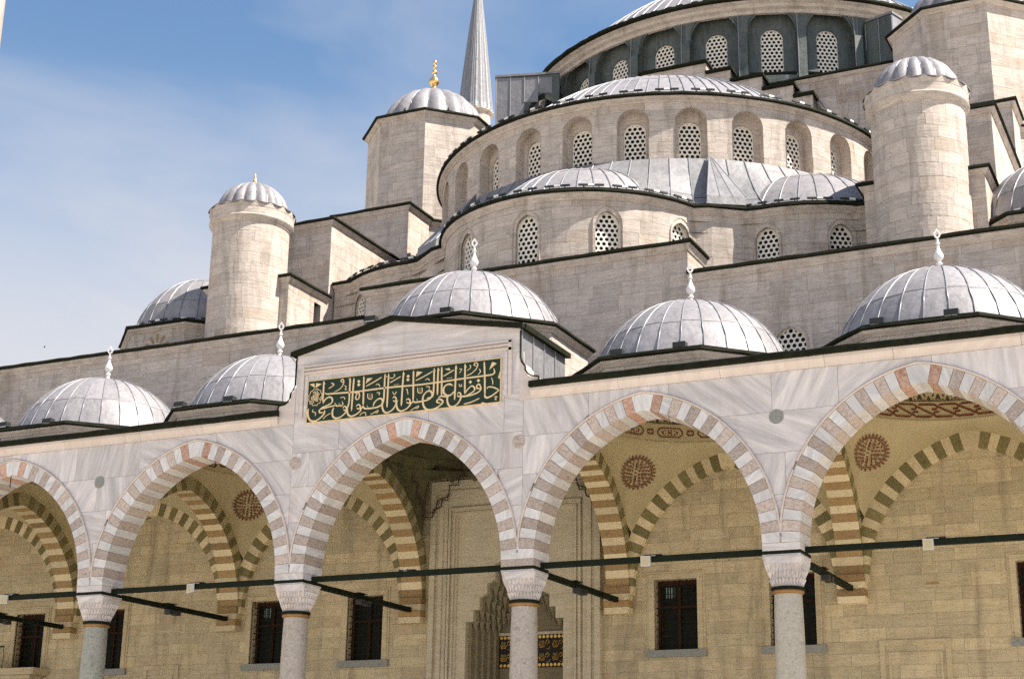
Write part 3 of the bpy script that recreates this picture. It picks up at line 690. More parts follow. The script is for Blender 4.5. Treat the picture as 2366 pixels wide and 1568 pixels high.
def bands(parent, b, style, m=PAINT_R):
    r = 2.488; mb = MB(); L = 2*pi*r
    def P(poly): mb.add([on_ring(b, s, z, r) for s, z in poly], [tuple(range(len(poly)))])
    if style == 'meander':
        n = 32; p = L/n; H = .30; z0 = 11.03
        half = [(.26, .60), (.10, .62), (.06, .84), (.16, 1.0), (.68, 1.0), (.80, .84), (.5, .5)]
        path = half+[(1-a, 1-c) for a, c in half[:-1]][::-1]
        for k in range(n):
            pts = [Vector((( (a-.5)*1.35+k)*p, z0+c*H)) for a, c in path]; A = []; B = []
            for i, q in enumerate(pts):
                t = (pts[min(i+1, len(pts)-1)]-pts[max(0, i-1)]).normalized(); nn = Vector((-t.y, t.x))*.024; A.append(q+nn); B.append(q-nn)
            for i in range(len(pts)-1): P([A[i], A[i+1], B[i+1], B[i]])
    else:
        n = 15; p = L/n
        for k in range(n):
            s0 = k*p; t = .022
            def outl(w, h, cx, cz, tt):
                o = [(-w, -h*.35), (-w*.75, -h), (w*.75, -h), (w, -h*.35), (w, h*.35), (w*.75, h), (-w*.75, h), (-w, h*.35)]; i = [(a*(1-tt/w), c*(1-tt/h)) for a, c in o]
                for e in range(8): f = (e+1) % 8; P([(cx+o[e][0], cz+o[e][1]), (cx+o[f][0], cz+o[f][1]), (cx+i[f][0], cz+i[f][1]), (cx+i[e][0], cz+i[e][1])])
            outl(p*.32, .13, s0+p*.36, 11.18, .03); outl(p*.09, .075, s0+p*.86, 11.18, .022)
            for e in range(14):
                a = 2*pi*e/14; x, z = s0+p*.36+p*.19*cos(a), 11.18+.062*sin(a); P([(x-.018, z-.012), (x+.012, z-.02), (x+.02, z+.012), (x-.01, z+.02)])
            P([(s0+p*.30, 11.17), (s0+p*.36, 11.15), (s0+p*.42, 11.17), (s0+p*.42, 11.19), (s0+p*.36, 11.21), (s0+p*.30, 11.19)])
            for e in range(4):
                a = pi/4+pi/2*e; P([(s0+p*.86+.02*cos(a), 11.18+.02*sin(a)), (s0+p*.86+.075*cos(a-.4), 11.18+.075*sin(a-.4)), (s0+p*.86+.09*cos(a), 11.18+.09*sin(a)), (s0+p*.86+.075*cos(a+.4), 11.18+.075*sin(a+.4))])
    mb.build('painted_band', m, parent)
    mb = MB(); r = 2.47; n = 36; p = L/n
    for k in range(n):
        s0 = k*p
        P([(s0, 11.40), (s0+p, 11.40), (s0+p, 11.425), (s0, 11.425)])
        for q in ([(.5, 11.74), (.44, 11.68), (.36, 11.64), (.2, 11.60), (.16, 11.5), (.24, 11.52), (.3, 11.58), (.46, 11.64), (.5, 11.68)], [(.5, 11.68), (.54, 11.64), (.7, 11.58), (.76, 11.52), (.84, 11.5), (.8, 11.60), (.64, 11.64), (.56, 11.68), (.5, 11.74)],
                  [(.5, 11.60), (.42, 11.54), (.36, 11.46), (.44, 11.44), (.5, 11.49), (.56, 11.44), (.64, 11.46), (.58, 11.54)], [(0, 11.55), (-.08, 11.48), (-.1, 11.43), (.1, 11.43), (.08, 11.48)], [(.24, 11.47), (.18, 11.44), (.3, 11.44)], [(.76, 11.47), (.7, 11.44), (.82, 11.44)]):
            P([(s0+a*p, z) for a, z in q])
    mb.build('painted_frieze', PAINT_D, parent)
for b in bays:
    r = thing('portico_vault', ('dark painted vault of the portal bay' if not b else 'cream vault with dark red rosettes behind the ' + bn[b]), 'vault', (b, 3.4, 10), 'domed vaults of the portico')
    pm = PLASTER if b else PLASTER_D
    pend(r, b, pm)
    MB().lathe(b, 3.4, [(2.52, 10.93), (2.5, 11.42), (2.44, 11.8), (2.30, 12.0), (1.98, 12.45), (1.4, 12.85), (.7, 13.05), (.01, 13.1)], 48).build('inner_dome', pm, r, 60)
    if b:
        for k in range(4):
            a0 = pi/4+k*pi/2+.01; mb = MB(); zc = 10.27; c0 = Vector(pend_pt(b, a0, zc)); rad = hypot(c0.x-b, c0.y-3.4)
            for poly in ROS:
                V = [pend_pt(b, a0-(p[0]*1.24)/rad, zc+p[1]*1.04) for p in poly]; mb.add(V, [tuple(range(len(V)))])
            mb.build('painted_rosette', PAINT_R, r)
        bands(r, b, 'meander' if b == 12 else 'cartouche')
    else:   # black painted stepped outlines and shallow folds in the dark vault
        for k in range(4):
            a0 = pi/4+k*pi/2; mb = MB()
            for sc_, dz in ((1.0, 0), (.62, -.28)):
                pl = [(-.62, .55), (-.62, .30), (-.40, .30), (-.40, .02), (-.16, -.10), (-.12, -.42), (.12, -.42), (.16, -.10), (.40, .02), (.40, .30), (.62, .30), (.62, .55)]
                mb = MB(); mb.tube([pend_pt(0, a0-x*sc_/2.9, 10.1+dz+z*sc_, .03) for x, z in pl], .022, 5); mb.build('painted_outline', PAINT_D, r)
        for k in range(30):
            a = 2*pi*k/30; b_ = 2*pi*(k+.5)/30; p = [Vector(pend_pt(0, q, 10.75, .0)) for q in (a, b_, a+2*pi/30)]; e = Vector(pend_pt(0, b_, 10.62, .07)); lo = Vector(pend_pt(0, b_, 10.45, .0))
            MB().add([p[0], p[2], e, lo], [(0,3,2),(2,3,1),(0,2,1)]).build('muqarnas_cell', PLASTER_D, r)
# ================================================================== hall front wall (portico back wall below, parapet above)
YW = 6.2
hw = thing('hall_wall', 'tall weathered limestone front wall of the prayer hall behind the portico', 'wall', (0, YW, 0))
lowx = [-16.5, -13.45, -7.75, -4.55, 4.5, 7.5, 13.35]
lops = [Op(x, 5.8, 7.56, .57, 'rect') for x in lowx]
niche = Op(0, 0.3, 10.3, 2.4, 'rect')
S0 = S_plane(0, YW, 1, 0)
ashlar(hw, S0, -23, 17, 4.4, 11.0, .30, .85, lops+[niche], STONE_IN, MORTAR, seed=11, maxparts=300, gap=.0035, core_d=-.007, jit=.004)
m = MB(); m.box(-23, -2.4, YW, YW+.1, .3, 4.4); m.box(2.4, 17, YW, YW+.1, .3, 4.4); m.build('lower_wall', STONE_IN, hw)
up = thing('hall_parapet_wall', 'long stained limestone wall with dark lead coping above the portico domes', 'wall', (0, YW, 11))
hops = [Op(x, 12.6, 13.35, .42, 'pointed', 1.15) for x in (-19.3, -16.5, -13.3, -10.4, -7.7, 7.7, 10.4, 13.3)]
ashlar(up, S0, -26, -5.0, 11.0, 15.62, .40, 1.05, hops, STONE, seed=12, maxparts=150)
ashlar(up, S0, 5.0, 17, 11.0, 15.62, .40, 1.05, hops, STONE, seed=13, maxparts=140)
ws = window_set(.42, .75, 'pointed', .155, .058, k=1.15, frame=.06)
for o in hops: put_window(up, ws, (o.u, YW, 12.6), 0)
for a, b in (((-26, YW), (-5.0, YW)), ((5.0, YW), (17, YW))): cornice(up, [a, b], 15.62, over=.17, h=.2, edge=.15, stone_m=STONE)
rw = thing('raised_wall', 'raised middle section of limestone wall with its own lead coping behind the central dome', 'wall', (0, YW, 11))
ashlar(rw, S0, -4.98, 4.98, 11.0, 16.52, .40, 1.05, [], STONE, seed=14, maxparts=200)
for s, S in ((1, S_plane(4.98, YW, 0, 1)), (-1, S_plane(-4.98, YW+1.4, 0, -1))): ashlar(rw, S, 0, 1.4, 15.4, 16.52, .4, .8, [], STONE, seed=15)
cornice(rw, [(-4.98, YW+1.4), (-4.98, YW), (4.98, YW), (4.98, YW+1.4)], 16.52, over=.16, h=.18, edge=.15, stone_m=STONE)
MB().add([(-4.98,YW,16.6),(4.98,YW,16.6),(4.98,YW+1.5,16.6),(-4.98,YW+1.5,16.6)], [(0,1,2,3)]).build('roof_sheet', LEAD_W, rw)
hr = thing('prayer_hall', 'plain body and flat lead roof of the prayer hall behind its front wall', 'building', (0, 12, 15))
MB().box(-26, 17, YW+.1, 60, 15.4, 15.6).build('roof_deck', LEAD_W, hr)
hb = MB(); hb.box(-26, -2.2, YW+.36, 60, .3, 15.38); hb.box(2.2, 17, YW+.36, 60, .3, 15.38); hb.box(-2.2, 2.2, YW+.36, 60, 10.4, 15.38); hb.box(-2.2, 2.2, 8.6, 60, .3, 10.4); hb.build('hall_body', STONE, hr)
# portico roof with octagonal holes for the vaults
pr = thing('portico_leadwork', 'lead covered flat roof of the portico between the small domes', 'roof', (0, 3, 11))
outer = [(-23, .05), (17, .05), (17, 6.18), (-23, 6.18)]; holes = [octa(b, 3.4, 2.62) for b in bays]
tri = tessellate_polygon([[Vector((a, b, 0)) for a, b in l] for l in [outer]+holes]); V = [(a, b, 11.24) for l in [outer]+holes for a, b in l]
MB().add(V, [tuple(t) for t in tri]).build('roof_sheet', LEAD_W, pr)
# ---- portal
po = thing('portal', 'tall moulded stone portal with stepped muqarnas niche behind the third column', 'portal', (0, YW, 0))
def uframe(x, zt, w, y0, y1, m, name='frame_moulding'):
    MB().box(-x, -x+w, y0, y1, .35, zt).build(name, m, po); MB().box(x-w, x, y0, y1, .35, zt).build(name, m, po); MB().box(-x+w, x-w, y0, y1, zt-w, zt).build(name, m, po)
PM = stone('portal_marble', (.47,.40,.28), (.62,.54,.40), st=.12, var=.1, bump=.2)
for i, (x, zt, w_, y) in enumerate([(2.50, 10.55, .16, 6.02), (2.34, 10.39, .10, 6.10), (2.24, 10.29, .12, 6.05), (2.12, 10.17, .12, 6.09), (2.0, 9.85, .05, 6.13), (1.95, 9.80, .06, 6.04), (1.89, 9.74, .07, 6.11), (1.82, 9.67, .05, 6.06), (1.77, 9.62, .07, 6.12)]): uframe(x, zt, w_, y, 6.35, PM)
MB().box(-2.0, 2.0, 6.12, 6.34, 9.85, 10.05).build('lintel_band', PM, po)
NB2 = stone('shade_toned_muqarnas_stone', (.22,.18,.11), (.31,.26,.165), st=.1, var=.1, bump=.2)  # inner tiers: the niche's lack of light is put into a darker stone
def stepped(k):
    """left half outline of the niche head, tier k from the front"""
    s = 1-.06*k; q = 1-.12*k
    base = [(1.42, 0), (1.42, 1.0), (1.20, 1.0), (1.20, 1.3), (1.02, 1.3), (1.02, 1.62), (.80, 1.72), (.80, 1.98), (.56, 2.1), (.56, 2.5), (.36, 2.6), (.36, 2.95), (.16, 3.15), (0, 3.3)]
    return [(a*s, 6.72+(b-1.0)*q if b > .5 else 5.0) for a, b in base]
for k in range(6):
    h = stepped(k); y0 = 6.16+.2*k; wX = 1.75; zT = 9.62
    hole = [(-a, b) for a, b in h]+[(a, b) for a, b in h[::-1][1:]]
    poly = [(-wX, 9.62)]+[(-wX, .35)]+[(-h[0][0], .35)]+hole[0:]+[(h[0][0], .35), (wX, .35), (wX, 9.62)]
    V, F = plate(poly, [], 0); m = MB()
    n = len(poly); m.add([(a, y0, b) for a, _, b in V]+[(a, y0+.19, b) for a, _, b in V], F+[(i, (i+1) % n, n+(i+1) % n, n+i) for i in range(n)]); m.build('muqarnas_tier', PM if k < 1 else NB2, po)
    if k:
        t = MB()
        for i in range(len(h)-1):
            a, b = h[i]; a2, b2 = h[i+1]
            if abs(b-b2) < .25 and a-a2 > .1:
                for s in (-1, 1):
                    xm = s*(a+a2)/2; t.add([(s*a, y0-.0, b+.02), (s*a2, y0, b2+.02), (xm, y0-.12, b+.06), (xm, y0+.02, b-.22)], [(0,3,2),(2,3,1),(0,2,1)])
        if t.v: t.build('muqarnas_cell', NB2, po)
NB = stone('shade_toned_niche_stone', (.19,.155,.095), (.27,.225,.14), st=.1, var=.1, bump=.2); MB().box(-1.75, 1.75, 7.42, 7.5, .35, 9.6).build('niche_back', NB, po)  # back and sides darkened in colour for the unlit depth of the niche
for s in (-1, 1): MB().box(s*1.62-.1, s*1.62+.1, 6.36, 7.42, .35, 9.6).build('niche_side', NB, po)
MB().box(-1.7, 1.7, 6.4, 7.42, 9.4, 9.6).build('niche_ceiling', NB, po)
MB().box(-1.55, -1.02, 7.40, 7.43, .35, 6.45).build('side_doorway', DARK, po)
for x0, x1 in ((-.98, -.22), (.16, .95)):
    g = MB().box(x0, x1, 7.36, 7.40, 5.6, 6.46).build('screen_panel', DARK, po)
    m = MB(); n = 7; R = random.Random(4)
    for z in (6.40, 5.66):
        for i in range(n):
            cx = x0+(i+.5)*(x1-x0)/n; m.add([(cx+.042*cos(2*pi*k/12), 7.35, z+.042*sin(2*pi*k/12)) for k in range(12)], [tuple(range(12))])
    for rr in range(2):
        for c in range(2):
            X = x0+.03+c*(x1-x0)/2; Z = 6.06-rr*.34
            for q in range(4): m.tube([(X+.03+q*.035, 7.35, Z+.24), (X+.03+q*.035, 7.35, Z+.08)], .006, 4)
            m.tube([(X, 7.35, Z+.15), (X+.03, 7.35, Z+.06), (X+.16, 7.35, Z+.07), (X+.2, 7.35, Z+.18)], .009, 4)
            m.tube([(X+.2, 7.35, Z+.2), (X+.26, 7.35, Z+.26), (X+.31, 7.35, Z+.2), (X+.24, 7.35, Z+.14)], .012, 4); m.tube([(X+.22, 7.35, Z+.03), (X+.28, 7.35, Z), (X+.33, 7.35, Z+.08)], .008, 4)
    m.build('gilded_screen', flat('screen_gilding', (.80,.50,.12), .45, .2), po)
    MB().box(x0-.06, x1+.06, 7.345, 7.40, 6.46, 6.54).build('screen_frame', PM, po)
# corbels under the cross arches
for x in (-21, -15, -9, -3, 3, 9, 15):
    if abs(x) > 0:
        for k in range(4): 
            z0 = 6.72+k*.17; MB().box(x-.33, x+.33, 5.90-(.012 if k % 2 else 0), YW+.02, z0+.003, z0+.165, rnd.random()).build('corbel_stone', VOU_C if k % 2 == 0 else VOU_B, hw)
# ---- windows with stone frames and iron bars
def low_window(x, mod=''):
    P = (x, YW, 5.8); fr = MB(); w_, h = .57, 1.76
    for a, b, c, d in ((x-w_-.14, x-w_, 5.8, 5.8+h+.14), (x+w_, x+w_+.14, 5.8, 5.8+h+.14), (x-w_, x+w_, 5.8+h, 5.8+h+.14)): fr.box(a, b, YW-.05, YW+.34, c, d)
    for a, b, c, d in ((x-w_-.20, x-w_-.14, 5.8, 5.8+h+.2), (x+w_+.14, x+w_+.2, 5.8, 5.8+h+.2), (x-w_-.14, x+w_+.14, 5.8+h+.14, 5.8+h+.2)): fr.box(a, b, YW-.025, YW+.02, c, d)
    f = fr.build('window', STONE_IN, hw)
    MB().box(x-w_-.22, x+w_+.22, YW-.09, YW+.34, 5.62, 5.8).build('sill', SILL, f)
    MB().box(x-w_, x+w_, YW+.30, YW+.33, 5.8, 5.8+h).build('window_pane', GLASS, f)
    wd = MB()
    for a, b, c, d in ((x-w_, x-w_+.07, 5.8, 5.8+h), (x+w_-.07, x+w_, 5.8, 5.8+h), (x-w_+.07, x+w_-.07, 5.8+h-.12, 5.8+h), (x-w_+.07, x+w_-.07, 5.8+h*.60, 5.8+h*.60+.07), (x-.035, x+.035, 5.8, 5.8+h*.6), (x-.035, x+.035, 5.8+h*.64, 5.8+h-.12)): wd.box(a, b, YW+.24, YW+.295, c, d)
    wd.build('wooden_frame', WOOD, f)
    ib = MB(); n = 7
    for i in range(1, n): ib.box(x-w_+2*w_*i/n-.009, x-w_+2*w_*i/n+.009, YW+.10, YW+.118, 5.8, 5.8+h)
    for i in range(1, 10): ib.box(x-w_, x+w_, YW+.097, YW+.121, 5.8+h*i/10-.009, 5.8+h*i/10+.009)
    ib.build('iron_bars', IRON, f)
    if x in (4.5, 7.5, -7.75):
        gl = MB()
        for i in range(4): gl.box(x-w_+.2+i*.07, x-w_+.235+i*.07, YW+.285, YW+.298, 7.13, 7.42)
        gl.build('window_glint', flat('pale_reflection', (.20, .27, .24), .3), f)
for x in lowx: low_window(x)
for x0, x1 in ((9.55, 11.2), (-12.0, -10.75)):
    zt = 5.85
    for a, b, c, d, y in ((x0, x0+.12, 4.45, zt, .05), (x1-.12, x1, 4.45, zt, .05), (x0+.12, x1-.12, zt-.12, zt, .05), (x0+.2, x0+.26, 4.45, zt-.28, .03), (x1-.26, x1-.2, 4.45, zt-.28, .03), (x0+.26, x1-.26, zt-.34, zt-.28, .03)): MB().box(a, b, YW-y, YW+.02, c, d).build('panel_moulding', STONE_IN, hw)
MB().box(10.72, 11.02, YW-.006, YW+.02, 7.12, 7.17).build('wall_vent', VOU_B, hw)
# balcony at the left edge
ba = thing('balcony', 'small stone balcony with iron railing on the portico wall at the lower left corner', 'balcony', (-17.6, 5.8, 5.7))
MB().box(-19.4, -15.6, 5.5, YW, 5.66, 5.86).build('balcony_slab', STONE_IN, ba); MB().box(-19.2, -15.8, 5.6, YW, 5.54, 5.655).build('slab_moulding', STONE_IN, ba)
MB().box(-19.3, -16.9, 5.56, 5.6, 6.5, 6.54).build('top_rail', IRON, ba)
for i in range(20):
    x = -19.3+i*.125; MB().tube([(x, 5.58, 5.86), (x+(.05 if i % 2 else -.05), 5.58, 6.18), (x, 5.58, 6.5)], .012, 4).build('baluster', IRON, ba)
# ================================================================== portico domes
WLD = None
FIN = [(.20, 0), (.21, .015), (.17, .05), (.10, .10), (.055, .16), (.045, .21), (.075, .235), (.08, .26), (.06, .285), (.035, .30), (.06, .33), (.105, .39), (.115, .44), (.10, .50), (.06, .58), (.035, .66), (.03, .72), (.055, .74), (.055, .76), (.03, .78), (.025, .84), (.03, .86)]
def finial(parent, x, y, z, s=1.0, m=None, prof=None, top=True):
    m = m or WHITE; f = MB().lathe(x, y, [(r*s, z+q*s) for r, q in (prof or FIN)], 16).build('finial', m, parent, 50)
    if top:
        t = MB(); a = .86*s; V = []
        loop = [(.0, 0), (.055, .05), (.09, .13), (.065, .17), (.0, .27), (-.065, .17), (-.09, .13), (-.055, .05)]; inn = [(p*.5, .12+(q-.12)*.5) for p, q in loop]
        c, sn = cos(.35), sin(.35)
        for y0 in (-.016, .016): V += [(x+p*s*c+y0*sn, y+p*s*sn-y0*c, z+a+q*s) for p, q in loop]+[(x+p*s*c+y0*sn, y+p*s*sn-y0*c, z+a+q*s) for p, q in inn]
        F = []
        for e in range(8):
            g_ = (e+1) % 8; F += [(e, g_, 8+g_, 8+e), (16+e, 24+e, 24+g_, 16+g_), (e, 16+e, 16+g_, g_), (8+e, 8+g_, 24+g_, 24+e)]
        t.add(V, F); t.build('finial_tip', m, parent)
    return f
dn = {-18: 'outside the left edge', -12: 'leftmost whole one', -6: 'just left of the gabled block', 6: 'just right of the central dome', 12: 'large at the right edge'}
def portico_dome(b, dz=0):
    zc = 11.72+dz
    r = thing('portico_dome', ('raised ribbed grey lead dome behind the gable, in the middle of the portico' if not b else f'grey lead dome with white finial on the portico, {dn[b]}'), 'dome', (b, 3.4, 11.24), 'lead domes of the portico')
    o = octa(b, 3.4, 2.78)
    for i in (0, 1, 7, 2, 6):
        a, c = o[i], o[(i+1) % 8]; L_ = hypot(c[0]-a[0], c[1]-a[1]); ashlar(r, S_plane(a[0], a[1], (c[0]-a[0])/L_, (c[1]-a[1])/L_), 0, L_, 11.2, zc-.02, .3 if not dz else .36, .8, [], STONE, seed=int(b*3+i), core_name='drum_core')
    m = MB(); V = [(x, y, 11.2) for x, y in o[3:6]+[o[6]]]; V += [(x, y, zc) for x, y, z in V]; m.add(V, [(i, i+1, i+5, i+4) for i in range(3)]); m.build('drum_back', STONE, r)
    cornice(r, o, zc-.03, True, over=.18, h=.14, edge=.13, stone_m=STONE)
    rb = [(x, y, zc+.11) for x, y in octa(b, 3.4, 2.86)]; n = 32
    V = rb+[(b+2.42*sin(2*pi*k/n), 3.4-2.42*cos(2*pi*k/n), zc+.15) for k in range(n)]; F = []
    ao = [pi/8*(-1)+pi/4*k for k in range(8)]
    for k in range(n):
        j = int(((2*pi*k/n+pi/8) % (2*pi))/(pi/4)) % 8; F.append((j, 8+(k+1) % n, 8+k)) if False else None
    F = []
    for k in range(n):
        am = 2*pi*(k+.5)/n; j = int(((am+pi/8) % (2*pi))/(pi/4)) % 8; F.append((j, (j+1) % 8, 8+(k+1) % n, 8+k))
    MB().add(V, F).build('skirt', LEAD_W, r)
    dome(r, b, 3.4, zc+.13, 2.45, 1.95, 28, (0, .28, .84), az=(-180, 180), mat=LEAD)
    finial(r, b, 3.4, zc+.13+1.9)
    return r
for b in bays: portico_dome(b, 1.58 if not b else 0)
# small floodlights on the octagons
fl = [(-12+.35, -11.55, 11.85, 'on the rim of the leftmost whole dome'), (0, -13.13, 11.9, 'at the left edge on the rim of the leftmost whole dome'), (0, -7.13, 11.87, 'left one on the rim of the dome left of the gable'), (0, -5.56, 11.86, 'right one on the rim of the dome left of the gable'), (0, 5.14, 11.86, 'left one on the rim of the dome right of the centre'), (0, 6.66, 11.86, 'right one on the rim of the dome right of the centre'), (0, 11.09, 11.86, 'left one on the rim of the right-hand dome'), (0, 12.64, 11.86, 'right one on the rim of the right-hand dome'), (0, -1.43, 13.5, 'left one on the rim of the central dome'), (0, .69, 13.45, 'right one on the rim of the central dome')]
for _, x, z, t in fl:
    y = .66; z = z-.02; r = thing('roof_floodlight', 'small black box floodlight, ' + t, 'floodlight', (x, y, z-.07), 'floodlights on the dome rims')
    MB().box(x-.15, x+.15, y-.09, y+.09, z, z+.13).build('lamp_housing', LAMPB, r); MB().box(x-.12, x+.12, y-.05, y+.05, z-.06, z).build('lamp_foot', LAMPB, r); MB().box(x-.13, x+.13, y-.10, y-.091, z-.022, z-.004).build('reflector', LAMPG, r)
